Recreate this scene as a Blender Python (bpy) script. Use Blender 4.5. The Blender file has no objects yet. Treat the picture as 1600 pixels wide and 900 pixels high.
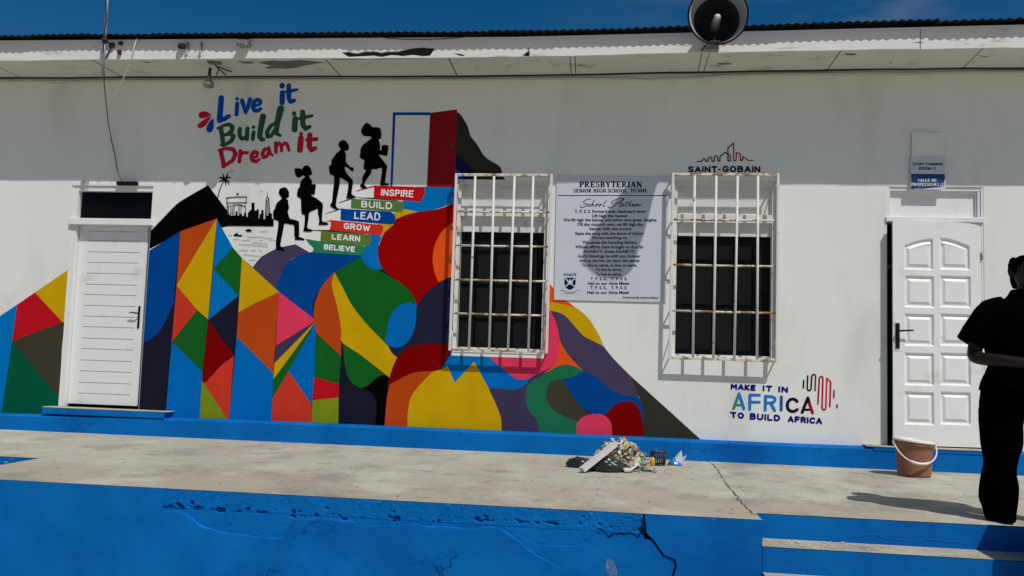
import bpy, bmesh, math, random
from mathutils import Vector, Matrix, noise
from mathutils.geometry import delaunay_2d_cdt
random.seed(7)
SC = bpy.context.scene
COL = SC.collection
EYE = 0.935                      # eye height above the terrace (terrace top is z = 0)
DIST = 8.7                       # camera to wall (wall face is y = 0)

# ------------------------------------------------------------------ camera
F, PITCH, ROLL, YAW = 1364.2, 0.07827, 0.0318, -0.12338
_d = Vector((math.sin(YAW)*math.cos(PITCH), math.cos(YAW)*math.cos(PITCH), math.sin(PITCH)))
_r = _d.cross(Vector((0, 0, 1))).normalized(); _u = _r.cross(_d)
_c, _s = math.cos(ROLL), math.sin(ROLL)
_r2 = _r*_c + _u*_s; _u2 = _u*_c - _r*_s
CAM = Vector((0, -DIST, EYE))
cam = bpy.data.cameras.new('camera'); cam_o = bpy.data.objects.new('camera', cam); COL.objects.link(cam_o)
m3 = Matrix((_r2, _u2, -_d)).transposed()
cam_o.matrix_world = Matrix.Translation(CAM) @ m3.to_4x4()
cam.sensor_width = 36.0; cam.lens = F/1600*36.0; cam.clip_end = 3000; cam.clip_start = 0.05
SC.camera = cam_o

# ------------------------------------------------------------------ sky, sun, exposure
SUN = Vector((0.455, -0.55, 1.0)).normalized()
elev = math.asin(SUN.z); azi = math.atan2(SUN.x, SUN.y)
w = bpy.data.worlds.new('World'); SC.world = w; w.use_nodes = True
nt = w.node_tree; nt.nodes.clear()
out = nt.nodes.new('ShaderNodeOutputWorld'); bg = nt.nodes.new('ShaderNodeBackground')
sky = nt.nodes.new('ShaderNodeTexSky'); sky.sky_type = 'NISHITA'; sky.sun_disc = False
sky.sun_elevation = elev; sky.sun_rotation = azi
sky.air_density = 1.0; sky.dust_density = 1.8; sky.ozone_density = 2.0; sky.altitude = 0
hs = nt.nodes.new('ShaderNodeHueSaturation'); hs.inputs['Saturation'].default_value = 1.56; hs.inputs['Value'].default_value = 0.64
# faint high cloud wisps
tc = nt.nodes.new('ShaderNodeTexCoord'); mp = nt.nodes.new('ShaderNodeMapping'); mp.inputs['Scale'].default_value = (2.2, 2.2, 7.0)
nz = nt.nodes.new('ShaderNodeTexNoise'); nz.inputs['Scale'].default_value = 2.4; nz.inputs['Detail'].default_value = 6; nz.inputs['Roughness'].default_value = 0.55
sx = nt.nodes.new('ShaderNodeSeparateXYZ')
rmp = nt.nodes.new('ShaderNodeMapRange'); rmp.inputs[1].default_value = 0.50; rmp.inputs[2].default_value = 0.78; rmp.inputs[3].default_value = 0; rmp.inputs[4].default_value = 0.75
rx = nt.nodes.new('ShaderNodeMapRange'); rx.inputs[1].default_value = -0.12; rx.inputs[2].default_value = 0.30; rx.inputs[3].default_value = 0.0; rx.inputs[4].default_value = 1.0
mm = nt.nodes.new('ShaderNodeMath'); mm.operation = 'MULTIPLY'
mix = nt.nodes.new('ShaderNodeMix'); mix.data_type = 'RGBA'; mix.inputs['B'].default_value = (1.5, 2.0, 3.1, 1)
L = nt.links.new
L(tc.outputs['Generated'], mp.inputs['Vector']); L(mp.outputs['Vector'], nz.inputs['Vector']); L(nz.outputs['Fac'], rmp.inputs[0])
L(tc.outputs['Generated'], sx.inputs[0]); L(sx.outputs['X'], rx.inputs[0]); L(rmp.outputs[0], mm.inputs[0]); L(rx.outputs[0], mm.inputs[1])
L(sky.outputs['Color'], hs.inputs['Color']); L(hs.outputs['Color'], mix.inputs['A']); L(mm.outputs[0], mix.inputs['Factor'])
L(mix.outputs['Result'], bg.inputs['Color']); L(bg.outputs['Background'], out.inputs['Surface'])
bg.inputs['Strength'].default_value = 0.085
sl = bpy.data.lights.new('sun', 'SUN'); sl.energy = 3.2; sl.angle = math.radians(0.5); sl.color = (1.0, 0.955, 0.89)
so = bpy.data.objects.new('sun', sl); COL.objects.link(so); so.rotation_euler = (-SUN).to_track_quat('-Z', 'Y').to_euler(); so.location = (6, -8, 14)
SC.view_settings.view_transform = 'Standard'; SC.view_settings.look = 'None'; SC.view_settings.gamma = 1.0
SC.view_settings.use_curve_mapping = False; SC.view_settings.exposure = 0.0
SC.cycles.max_bounces = 6; SC.cycles.use_denoising = True

# ------------------------------------------------------------------ helpers
def ray(px, py):
    return _d*F + _r2*(px-800) - _u2*(py-450)
def at(px, py, Y=0.0):           # photo pixel -> point on the vertical plane y = Y
    v = ray(px, py); return CAM + v*((Y+DIST)/v.y)
def atZ(px, py, Z=0.0):          # photo pixel -> point on the horizontal plane z = Z
    v = ray(px, py); return CAM + v*((Z-EYE)/v.z)
def lin(c):
    c = c/255.0
    return c/12.92 if c <= 0.04045 else ((c+0.055)/1.055)**2.4
def alb(r, g, b, k=0.87):        # base colour of paint that shows as r,g,b in the sun
    return tuple(min(0.85, lin(x)/k) for x in (r, g, b))

_mats = {}
def mat(name, rgb, rough=0.6, var=0.0, scale=6.0, bump=0.0, bscale=60.0, metal=0.0, dirt=None, dscale=3.0, dlo=0.55, dhi=0.7, spec=0.4, stretch=(1, 1, 1)):
    if name in _mats: return _mats[name]
    m = bpy.data.materials.new(name); _mats[name] = m; m.use_nodes = True
    t = m.node_tree; b = t.nodes['Principled BSDF']; n = t.nodes.new; k = t.links.new
    b.inputs['Base Color'].default_value = (*rgb, 1); b.inputs['Roughness'].default_value = rough
    b.inputs['Metallic'].default_value = metal; b.inputs['Specular IOR Level'].default_value = spec
    if var or bump or dirt:
        g = n('ShaderNodeNewGeometry'); mp = n('ShaderNodeMapping'); mp.inputs['Scale'].default_value = stretch; k(g.outputs['Position'], mp.inputs['Vector'])
    src = None
    if var:
        z = n('ShaderNodeTexNoise'); z.inputs['Scale'].default_value = scale; z.inputs['Detail'].default_value = 6; z.inputs['Roughness'].default_value = 0.6
        k(mp.outputs[0], z.inputs['Vector'])
        r = n('ShaderNodeMapRange'); r.inputs[1].default_value = 0.25; r.inputs[2].default_value = 0.75; r.inputs[3].default_value = 1-var; r.inputs[4].default_value = 1+var
        k(z.outputs['Fac'], r.inputs[0])
        h = n('ShaderNodeHueSaturation'); h.inputs['Color'].default_value = (*rgb, 1); k(r.outputs[0], h.inputs['Value']); src = h.outputs['Color']
        rr = n('ShaderNodeMapRange'); rr.inputs[3].default_value = max(0.05, rough-0.12); rr.inputs[4].default_value = min(1, rough+0.12); k(z.outputs['Fac'], rr.inputs[0]); k(rr.outputs[0], b.inputs['Roughness'])
    if dirt:
        z2 = n('ShaderNodeTexNoise'); z2.inputs['Scale'].default_value = dscale; z2.inputs['Detail'].default_value = 8; z2.inputs['Roughness'].default_value = 0.65
        k(mp.outputs[0], z2.inputs['Vector'])
        r2 = n('ShaderNodeMapRange'); r2.inputs[1].default_value = dlo; r2.inputs[2].default_value = dhi; k(z2.outputs['Fac'], r2.inputs[0])
        x = n('ShaderNodeMix'); x.data_type = 'RGBA'; x.inputs['B'].default_value = (*dirt, 1); k(r2.outputs[0], x.inputs['Factor'])
        if src: k(src, x.inputs['A'])
        else: x.inputs['A'].default_value = (*rgb, 1)
        src = x.outputs['Result']
    if src: k(src, b.inputs['Base Color'])
    if bump:
        z3 = n('ShaderNodeTexNoise'); z3.inputs['Scale'].default_value = bscale; z3.inputs['Detail'].default_value = 5; k(g.outputs['Position'], z3.inputs['Vector'])
        bp = n('ShaderNodeBump'); bp.inputs['Strength'].default_value = bump; bp.inputs['Distance'].default_value = 0.01
        k(z3.outputs['Fac'], bp.inputs['Height']); k(bp.outputs[0], b.inputs['Normal'])
    return m

class MB:
    """collects faces for ONE mesh object"""
    def __init__(s): s.bm = bmesh.new(); s.mi = 0
    def face(s, pts, mi=None, smooth=False):
        vs = [s.bm.verts.new(p) for p in pts]
        f = s.bm.faces.new(vs); f.material_index = s.mi if mi is None else mi; f.smooth = smooth; return f
    def box(s, a, b, bev=0.0):
        x0, x1 = sorted((a[0], b[0])); y0, y1 = sorted((a[1], b[1])); z0, z1 = sorted((a[2], b[2]))
        r = bmesh.ops.create_cube(s.bm, size=1.0); vs = r['verts']
        for v in vs: v.co = Vector(((x0+x1)/2+v.co.x*(x1-x0), (y0+y1)/2+v.co.y*(y1-y0), (z0+z1)/2+v.co.z*(z1-z0)))
        fs = list({f for v in vs for f in v.link_faces})
        for f in fs: f.material_index = s.mi
        if bev:
            es = list({e for v in vs for e in v.link_edges})
            rr = bmesh.ops.bevel(s.bm, geom=es, offset=bev, segments=1, affect='EDGES')
            for f in rr['faces']: f.material_index = s.mi
        return vs
    def grid(s, rows, closed_u=False, closed_v=False, smooth=True):
        V = [[s.bm.verts.new(p) for p in r] for r in rows]
        nu, nv = len(V), len(V[0])
        for i in range(nu if closed_u else nu-1):
            for j in range(nv if closed_v else nv-1):
                f = s.bm.faces.new((V[i][j], V[(i+1) % nu][j], V[(i+1) % nu][(j+1) % nv], V[i][(j+1) % nv]))
                f.smooth = smooth; f.material_index = s.mi
        return V
    def tube(s, pts, rad, n=8, cap=True):
        pts = [Vector(p) for p in pts]; rads = rad if isinstance(rad, (list, tuple)) else [rad]*len(pts)
        rows = []; up = None
        for i, p in enumerate(pts):
            t = (pts[min(i+1, len(pts)-1)]-pts[max(i-1, 0)]).normalized()
            if up is None: up = Vector((0, 0, 1)) if abs(t.z) < 0.9 else Vector((1, 0, 0))
            a = t.cross(up).normalized(); b2 = a.cross(t).normalized(); up = b2
            rows.append([p+(a*math.cos(q*2*math.pi/n)+b2*math.sin(q*2*math.pi/n))*rads[i] for q in range(n)])
        V = s.grid(rows, closed_v=True)
        if cap:
            for r in (V[0], V[-1][::-1]):
                f = s.bm.faces.new(r); f.material_index = s.mi
    def lathe(s, prof, c=(0, 0, 0), n=24, axis='Z', sx=1.0, sy=1.0, M=None):
        rows = []
        for (r, h) in prof:
            row = []
            for q in range(n):
                a = q*2*math.pi/n; p = Vector((r*math.cos(a)*sx, r*math.sin(a)*sy, h))
                if M: p = M @ p
                row.append(p+Vector(c))
            rows.append(row)
        s.grid(rows, closed_v=True)
    def prism(s, poly, y0, y1):      # poly in (x,z), extruded between planes y0 (front) and y1
        a = [Vector((x, y0, z)) for x, z in poly]; b = [Vector((x, y1, z)) for x, z in poly]
        s.face(a); s.face(b[::-1])
        for i in range(len(a)):
            j = (i+1) % len(a); s.face((a[j], a[i], b[i], b[j]))
    def sphere(s, c, r, sub=2, scale=(1, 1, 1), fn=None):
        rr = bmesh.ops.create_icosphere(s.bm, subdivisions=sub, radius=1.0)
        for v in rr['verts']:
            p = v.co.copy()
            if fn: p = p*fn(p)
            v.co = Vector(c)+Vector((p.x*r*scale[0], p.y*r*scale[1], p.z*r*scale[2]))
        for f in {f for v in rr['verts'] for f in v.link_faces}: f.smooth = True; f.material_index = s.mi
        return rr['verts']
    def build(s, name, mats, parent=None, normals=True, loc=None):
        if normals: bmesh.ops.recalc_face_normals(s.bm, faces=s.bm.faces)
        me = bpy.data.meshes.new(name); s.bm.to_mesh(me); s.bm.free()
        for m in (mats if isinstance(mats, (list, tuple)) else [mats]): me.materials.append(m)
        o = bpy.data.objects.new(name, me); COL.objects.link(o)
        if parent:
            o.parent = parent; o.matrix_parent_inverse = parent_inv(parent)
        return o
def parent_inv(p):
    M = Matrix.Identity(4); q = p
    while q: M = (q.matrix_basis if not q.parent else q.matrix_parent_inverse @ q.matrix_basis) @ M; q = q.parent
    return M.inverted()
def tag(o, label=None, cat=None, group=None, kind=None):
    if label: o['label'] = label
    if cat: o['category'] = cat
    if group: o['group'] = group
    if kind: o['kind'] = kind
    return o
def empty(name, loc, label, cat, group=None):
    o = bpy.data.objects.new(name, None); COL.objects.link(o); o.location = loc; o.empty_display_size = 0.2
    return tag(o, label, cat, group)
def P(text, zoom=None):          # "x,y x,y* ..." -> list of (x, y, corner)
    r = []
    for w_ in text.split():
        c = w_.endswith('*'); x, y = w_.rstrip('*').split(',')
        x, y = float(x), float(y)
        if zoom: x, y = zoom[0]+x/zoom[2], zoom[1]+y/zoom[2]
        r.append((x, y, c))
    return r
def smooth(pts, n=5, closed=True):
    if closed and all(not p[2] for p in pts): k0 = 0
    out = []; N = len(pts)
    for i in range(N if closed else N-1):
        p1, p2 = pts[i], pts[(i+1) % N]
        p0 = pts[(i-1) % N] if (closed or i > 0) else p1
        p3 = pts[(i+2) % N] if (closed or i < N-2) else p2
        if p1[2]: p0 = p1
        if p2[2]: p3 = p2
        out.append((p1[0], p1[1]))
        if p1[2] and p2[2]: continue
        for q in range(1, n):
            t = q/n; r = []
            for k in (0, 1):
                r.append(0.5*(2*p1[k]+(p2[k]-p0[k])*t+(2*p0[k]-5*p1[k]+4*p2[k]-p3[k])*t*t+(3*p1[k]-p0[k]-3*p2[k]+p3[k])*t**3))
            out.append(tuple(r))
    if not closed: out.append(pts[-1][:2])
    return out
def corners(pts): return [(p[0], p[1]) for p in pts]
def stroke_polys(pts, wd, n=10):  # convex pieces of a round brush stroke; wd = width or list
    W = wd if isinstance(wd, (list, tuple)) else [wd]*len(pts); r = []
    for i, (x, y) in enumerate(pts):
        r.append([(x+W[i]/2*math.cos(2*math.pi*q/n+.1), y+W[i]/2*math.sin(2*math.pi*q/n+.1)) for q in range(n)])
    for i in range(len(pts)-1):
        (x0, y0), (x1, y1) = pts[i], pts[i+1]; dx, dy = x1-x0, y1-y0; l = math.hypot(dx, dy)
        if l < 1e-6: continue
        nx, ny = -dy/l, dx/l; a, b = W[i]/2, W[i+1]/2
        r.append([(x0+nx*a, y0+ny*a), (x0-nx*a, y0-ny*a), (x1-nx*b, y1-ny*b), (x1+nx*b, y1+ny*b)])
    return r
def cdt(layers, eps=1e-5):
    """layers: list of (polygon[(x,y)], key); later ones lie on top. -> verts, [(face, key)]; key None = cut away"""
    V = []; Fc = []
    for poly, key in layers:
        ar = sum(poly[i-1][0]*poly[i][1]-poly[i][0]*poly[i-1][1] for i in range(len(poly)))
        if ar < 0: poly = poly[::-1]          # the triangulation wants anticlockwise loops
        b = len(V); V += [Vector(p) for p in poly]; Fc.append(list(range(b, b+len(poly))))
    vs, es, fs, ov, oe, of = delaunay_2d_cdt(V, [], Fc, 1, eps)
    res = []
    for f, o in zip(fs, of):
        if not o: continue
        k = layers[max(o)][1]
        if k is not None: res.append((f, k))
    return vs, res
def sheets(layers, Y, conv=None):
    """px layers -> {obj key: MB} on the wall plane; layer key = (obj, material index)"""
    conv = conv or (lambda p: at(p[0], p[1], Y))
    vs, fs = cdt([([tuple(p) for p in poly], k) for poly, k in layers], 1e-4)
    W = [conv(v) for v in vs]; r = {}
    for f, (ob, mi) in fs:
        m = r.setdefault(ob, {}); m.setdefault('f', []).append((f, mi))
    outd = {}
    for ob, dct in r.items():
        mb = MB(); used = {}
        for f, mi in dct['f']:
            vv = []
            for i in f:
                if i not in used: used[i] = mb.bm.verts.new(W[i])
                vv.append(used[i])
            try: fc = mb.bm.faces.new(vv); fc.material_index = mi
            except ValueError: pass
        for fc in mb.bm.faces:
            fc.normal_update()
            if fc.normal.y > 0: fc.normal_flip()
        outd[ob] = mb
    return outd
def text_mb(mb, s, quad, Y, offset=0.0, shear=0.0, mi=0, conv=None, squeeze=None):
    """built-in lettering stretched into a pixel quad TL TR BR BL on plane Y"""
    cu = bpy.data.curves.new('t', 'FONT'); cu.body = s; cu.offset = offset; cu.shear = shear; cu.resolution_u = 3; cu.fill_mode = 'FRONT'
    o = bpy.data.objects.new('t', cu); me = o.to_mesh()
    xs = [v.co.x for v in me.vertices]; ys = [v.co.y for v in me.vertices]
    x0, x1, y0, y1 = min(xs), max(xs), min(ys), max(ys)
    if squeeze: y0, y1 = squeeze
    vv = []
    (a, b, c, d) = quad
    for v in me.vertices:
        u = (v.co.x-x0)/(x1-x0); t = 1-(v.co.y-y0)/(y1-y0)
        px = (a[0]*(1-u)+b[0]*u)*(1-t)+(d[0]*(1-u)+c[0]*u)*t
        py = (a[1]*(1-u)+b[1]*u)*(1-t)+(d[1]*(1-u)+c[1]*u)*t
        vv.append(mb.bm.verts.new(at(px, py, Y)))
    for p in me.polygons:
        try: f = mb.bm.faces.new([vv[i] for i in p.vertices]); f.material_index = mi
        except ValueError: pass
    o.to_mesh_clear(); bpy.data.objects.remove(o); bpy.data.curves.remove(cu)
def interp(x, xs, ys):
    if x <= xs[0]: return ys[0]
    for i in range(len(xs)-1):
        if x <= xs[i+1]: return ys[i]+(ys[i+1]-ys[i])*(x-xs[i])/(xs[i+1]-xs[i])
    return ys[-1]

# ------------------------------------------------------------------ materials
M_wall = mat('white_wall_paint', (0.755, 0.775, 0.75), 0.75, 0.04, 1.1, 0.07, 20, dirt=(0.60, 0.60, 0.555), dscale=1.4, dlo=0.52, dhi=0.80, spec=0.15, stretch=(1, 1, 0.35))
M_wood = mat('white_gloss_woodwork', (0.76, 0.77, 0.77), 0.45, 0.03, 4, 0.08, 90, dirt=(0.58, 0.56, 0.52), dscale=4, dlo=0.56, dhi=0.76)
M_fascia = mat('weathered_white_board', (0.74, 0.73, 0.70), 0.6, 0.05, 3, 0.15, 50, dirt=(0.30, 0.26, 0.20), dscale=4.5, dlo=0.585, dhi=0.72, stretch=(0.5, 1, 2.2))
M_soffit = mat('dusty_soffit_board', (0.66, 0.645, 0.60), 0.7, 0.06, 2.5, 0.1, 40, dirt=(0.34, 0.32, 0.27), dscale=3.5, dlo=0.56, dhi=0.74)
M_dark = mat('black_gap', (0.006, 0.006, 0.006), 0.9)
M_rot = mat('rotten_timber', (0.025, 0.021, 0.018), 0.9, 0.5, 25, 0.6, 50)
M_peel = mat('bare_peeled_board', (0.16, 0.15, 0.135), 0.85, 0.35, 20, 0.3, 60)
M_roof = mat('rusty_roofing_sheet', (0.016, 0.015, 0.015), 0.7, 0.5, 6, 0.1, 40, spec=0.1)
M_blue = mat('blue_masonry_paint', (0.002, 0.140, 0.455), 0.65, 0.20, 1.9, 0.22, 22, dirt=(0.0015, 0.085, 0.36), dscale=1.3, dlo=0.45, dhi=0.75, spec=0.06)
def crackle(m, scale, width, lo, hi, col):
    t = m.node_tree; b = t.nodes['Principled BSDF']; n = t.nodes.new; k = t.links.new
    src = b.inputs['Base Color'].links[0].from_socket
    g = n('ShaderNodeNewGeometry'); z = n('ShaderNodeTexNoise'); z.inputs['Scale'].default_value = 7; z.inputs['Detail'].default_value = 4; k(g.outputs['Position'], z.inputs['Vector'])
    a = n('ShaderNodeVectorMath'); a.operation = 'SCALE'; a.inputs['Scale'].default_value = 0.16; k(z.outputs['Color'], a.inputs[0])
    p = n('ShaderNodeVectorMath'); p.operation = 'ADD'; k(g.outputs['Position'], p.inputs[0]); k(a.outputs[0], p.inputs[1])
    mp = n('ShaderNodeMapping'); mp.inputs['Scale'].default_value = (0.7, 1, 1.5); k(p.outputs[0], mp.inputs['Vector'])
    v = n('ShaderNodeTexVoronoi'); v.feature = 'DISTANCE_TO_EDGE'; v.inputs['Scale'].default_value = scale; k(mp.outputs[0], v.inputs['Vector'])
    r = n('ShaderNodeMapRange'); r.inputs[1].default_value = 0; r.inputs[2].default_value = width; r.inputs[3].default_value = 1; r.inputs[4].default_value = 0; k(v.outputs['Distance'], r.inputs[0])
    z2 = n('ShaderNodeTexNoise'); z2.inputs['Scale'].default_value = 1.7; z2.inputs['Detail'].default_value = 3; k(g.outputs['Position'], z2.inputs['Vector'])
    r2 = n('ShaderNodeMapRange'); r2.inputs[1].default_value = lo; r2.inputs[2].default_value = hi; k(z2.outputs['Fac'], r2.inputs[0])
    mu = n('ShaderNodeMath'); mu.operation = 'MULTIPLY'; k(r.outputs[0], mu.inputs[0]); k(r2.outputs[0], mu.inputs[1])
    x = n('ShaderNodeMix'); x.data_type = 'RGBA'; x.inputs['B'].default_value = (*col, 1); k(mu.outputs[0], x.inputs['Factor']); k(src, x.inputs['A']); k(x.outputs['Result'], b.inputs['Base Color'])
crackle(M_blue, 3.6, 0.017, 0.55, 0.66, (0.001, 0.04, 0.19))
M_blue2 = mat('blue_rough_render', (0.002, 0.138, 0.455), 0.6, 0.15, 5, 0.5, 60, spec=0.06)
M_crack = mat('dark_crack', (0.001, 0.008, 0.04), 0.9, spec=0.02)
M_black = mat('black_plastic', (0.006, 0.006, 0.007), 0.5, spec=0.15)
M_cable = mat('black_cable', (0.015, 0.014, 0.013), 0.6)
M_wcable = mat('white_cable', (0.8, 0.78, 0.70), 0.5)
M_steel = mat('galvanised_steel', (0.33, 0.33, 0.34), 0.45, 0.12, 20, metal=0.6, dirt=(0.16, 0.09, 0.05), dscale=12, dlo=0.62, dhi=0.74)
M_rust = mat('rusty_iron', (0.030, 0.020, 0.014), 0.85, 0.4, 30, 0.3, 90)
M_grille = mat('white_painted_bar', (0.68, 0.67, 0.65), 0.45, 0.05, 9, 0.1, 120, dirt=(0.20, 0.11, 0.045), dscale=11, dlo=0.62, dhi=0.68)
M_rustbar = mat('rusted_painted_bar', (0.66, 0.63, 0.55), 0.6, 0.06, 12, 0.2, 120, dirt=(0.27, 0.15, 0.06), dscale=8, dlo=0.47, dhi=0.56)
M_screen = mat('dark_insect_screen', (0.013, 0.0145, 0.0145), 0.9, 0.15, 4, spec=0.0)
M_glass = mat('dark_glass', (0.003, 0.004, 0.006), 0.12, spec=0.10)
M_navy = mat('navy_lettering', (0.004, 0.006, 0.055), 0.6, spec=0.05)
M_ink = mat('black_lettering', (0.004, 0.005, 0.012), 0.6, spec=0.05)
M_board = mat('printed_board_face', (0.56, 0.61, 0.67), 0.35, 0.03, 3, dirt=(0.50, 0.55, 0.60), dscale=2, dlo=0.5, dhi=0.8)

def concrete():
    m = bpy.data.materials.new('worn_concrete'); m.use_nodes = True
    t = m.node_tree; b = t.nodes['Principled BSDF']; n = t.nodes.new; k = t.links.new
    g = n('ShaderNodeNewGeometry')
    def noise_(scale, st, det=7, rough=0.62):
        mp = n('ShaderNodeMapping'); mp.inputs['Scale'].default_value = st; k(g.outputs['Position'], mp.inputs['Vector'])
        z = n('ShaderNodeTexNoise'); z.inputs['Scale'].default_value = scale; z.inputs['Detail'].default_value = det; z.inputs['Roughness'].default_value = rough
        k(mp.outputs[0], z.inputs['Vector']); return z.outputs['Fac']
    def rng(s, a, b_, c=0.0, d=1.0):
        r = n('ShaderNodeMapRange'); r.inputs[1].default_value = a; r.inputs[2].default_value = b_; r.inputs[3].default_value = c; r.inputs[4].default_value = d; k(s, r.inputs[0]); return r.outputs[0]
    def mixc(fac, A, B):
        x = n('ShaderNodeMix'); x.data_type = 'RGBA'; k(fac, x.inputs['Factor'])
        for s_, v in (('A', A), ('B', B)):
            if isinstance(v, tuple): x.inputs[s_].default_value = (*v, 1)
            else: k(v, x.inputs[s_])
        return x.outputs['Result']
    c = mixc(rng(noise_(0.8, (0.8, 0.7, 1)), 0.40, 0.60), (0.425, 0.43, 0.37), (0.415, 0.385, 0.305))
    sep = n('ShaderNodeSeparateXYZ'); k(g.outputs['Position'], sep.inputs[0])
    ad = n('ShaderNodeMath'); ad.operation = 'MULTIPLY_ADD'; ad.inputs[1].default_value = 1.6; k(noise_(1.1, (0.8, 1, 1)), ad.inputs[0]); k(sep.outputs['Y'], ad.inputs[2])
    c = mixc(rng(ad.outputs[0], -1.15, -1.75, 0, 0.75), c, (0.39, 0.345, 0.262))
    c = mixc(rng(noise_(1.7, (0.9, 0.7, 1)), 0.50, 0.62, 0, 0.8), c, (0.50, 0.495, 0.42))
    c = mixc(rng(noise_(1.4, (0.9, 0.75, 1), 10, 0.75), 0.50, 0.62, 0, 0.85), c, (0.265, 0.262, 0.23))
    c = mixc(rng(noise_(4.5, (0.8, 0.8, 1), 9, 0.75), 0.56, 0.66, 0, 0.75), c, (0.20, 0.178, 0.135))
    c = mixc(rng(noise_(30, (1, .7, 1), 6, .75), 0.54, 0.66, 0, 0.6), c, (0.25, 0.23, 0.18))
    c = mixc(rng(noise_(10, (1, .8, 1), 8, 0.75), 0.66, 0.70, 0, 0.85), c, (0.62, 0.62, 0.58))
    k(c, b.inputs['Base Color']); b.inputs['Roughness'].default_value = 0.85; b.inputs['Specular IOR Level'].default_value = 0.25
    z = n('ShaderNodeTexNoise'); z.inputs['Scale'].default_value = 35; z.inputs['Detail'].default_value = 6; k(g.outputs['Position'], z.inputs['Vector'])
    bp = n('ShaderNodeBump'); bp.inputs['Strength'].default_value = 0.35; bp.inputs['Distance'].default_value = 0.01; k(z.outputs['Fac'], bp.inputs['Height']); k(bp.outputs[0], b.inputs['Normal'])
    return m
M_conc = concrete()

# ------------------------------------------------------------------ setting: ground, terrace, steps, plinth
GZ = -0.65
XL, XR = -11.5, 8.5
mb = MB(); mb.face([(-400, -400, GZ), (400, -400, GZ), (400, 400, GZ), (-400, 400, GZ)])
tag(mb.build('ground', mat('sandy_yard', (0.38, 0.345, 0.265), 0.9, 0.2, 1.5, 0.4, 20)), kind='structure')

FY = -3.19                       # front face of the terrace
SX0 = at(1181, 805, -2.95).x; SX1 = 2.49   # stair notch on the right
NL = atZ(62, 716); NX, NY = NL.x, NL.y     # stair notch on the left
RY = -2.95                       # first riser of the right stair
SX1 = 2.49
fl = [(XL, NY), (NX, NY), (NX-0.0, FY), (SX0, FY), (SX0, RY), (SX1, RY), (SX1, FY), (XR, FY), (XR, 0.3), (XL, 0.3)]
mb = MB(); mb.face([(x, y, 0) for x, y in fl])
mb.mi = 1
mb.face([(x, y, -0.12) for x, y in fl][::-1])
for (a, b) in ((0, 1), (1, 2), (4, 5), (5, 6), (3, 4), (6, 7)):
    (x0, y0), (x1, y1) = fl[a], fl[b]
    zt = -0.004
    mb.face([(x0, y0, zt), (x1, y1, zt), (x1, y1, GZ), (x0, y0, GZ)])
terr = mb.build('terrace_floor', [M_conc, M_blue], normals=False); tag(terr, kind='structure')

# front face of the terrace: rough band above, smoother plaster skin (12 mm proud) below, cracks
def front_world(px, py): 
    p = at(px, py, FY); return (p.x, p.z)
fx0, fx1 = NX, SX0
ridge = [front_world(*p) for p in smooth(P('255,798* 283,799 298,808 315,820 335,827 352,832 375,834 400,838 430,840 447,836 455,826* 458,812* 475,811 505,809 535,812 552,814 560,822 590,821 620,820 650,819 670,822 700,822 735,826 760,822 775,824 790,830 805,840 822,855 845,868 862,877 875,888 884,900 900,915*'), 3, False)]
def fnoise(x, z, k=1.0):
    v = Vector((x*k, 0.3, z*k))
    return noise.noise(v*9)*0.5+noise.noise(v*23)*0.35+noise.noise(v*55)*0.25+noise.noise(v*110)*0.15
mb = MB()
zx = front_world(255, 780)[0]; zx2 = front_world(1007, 805)[0]
# rough base skin as a displaced grid
nx, nz_ = 950, 150
rows = []
ln_ = [front_world(*p) for p in [(255, 798), (330, 801), (390, 806), (450, 812), (560, 817), (700, 822), (800, 820), (900, 827), (1007, 838)]]
for j in range(nz_+1):
    z = -0.002-(0.648)*(j/nz_)
    row = []
    for i in range(nx+1):
        x = zx+(zx2-zx)*i/nx
        zl_ = interp(x, [p[0] for p in ln_], [p[1] for p in ln_])+0.012*noise.noise(Vector((x*8, 0, 0)))
        up_ = max(0.0, min(1.0, (z-zl_)/0.02)); near = max(0.0, 1-abs(z-zl_-0.028)/0.045)*up_
        patch = 0.35+0.65*max(0, min(1, 0.5+1.6*noise.noise(Vector((x*2.3, 9, z*4)))))
        d = fnoise(x, z)*0.8+0.30*noise.noise(Vector((x*75, 7.0, z*75)))+0.22*noise.noise(Vector((x*150, 2.0, z*150)))
        pit = noise.noise(Vector((x*9, 4.0, z*13)))*0.6+noise.noise(Vector((x*26, 1.0, z*36)))*0.5+noise.noise(Vector((x*60, 5.0, z*70)))*0.2+0.47-0.42*near
        amp = 0.0085*patch*(0.12+0.88*up_)
        edge = min(1, j/4.0)
        row.append((x, min(FY+0.04, FY+0.002-edge*amp*d+max(0, -pit)*0.09*edge*up_), z))
    rows.append(row)
mb.grid(rows, smooth=True)
rough = mb.build('terrace_wall_render', M_blue2); tag(rough, kind='structure')
# plaster skin pieces
mb = MB()
PY = FY-0.014
low = ridge + [(zx2, ridge[-1][1]), (zx2, GZ), (zx, GZ)]
zx_l = fx0
low = [p for p in ridge if p[1] > GZ] + [(ridge[-1][0], GZ), (ridge[0][0], GZ)]
def slab(poly, y0, y1, mbb, slope=0.0):
    back = poly; poly = [(x, z-slope*(0.12+1.5*abs(noise.noise(Vector((x*5.5, 3.0, z*5.5)))))) for x, z in poly]
    vs, fs = cdt([(poly, 1)])
    fr = [mbb.bm.verts.new((v[0], y0+0.0016*noise.noise(Vector((v[0]*3, v[1]*3, 0))), v[1])) for v in vs]
    for f, _k in fs: mbb.bm.faces.new([fr[i] for i in f])
    for i in range(len(poly)):
        (xa, za), (xb, zb) = poly[i], poly[(i+1) % len(poly)]
        (xc, zc), (xd, zd) = back[i], back[(i+1) % len(back)]
        mbb.face([(xa, y0, za), (xb, y0, zb), (xd, y1, zd), (xc, y1, zc)])
slab(low, PY, FY+0.001, mb, 0.012)
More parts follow.
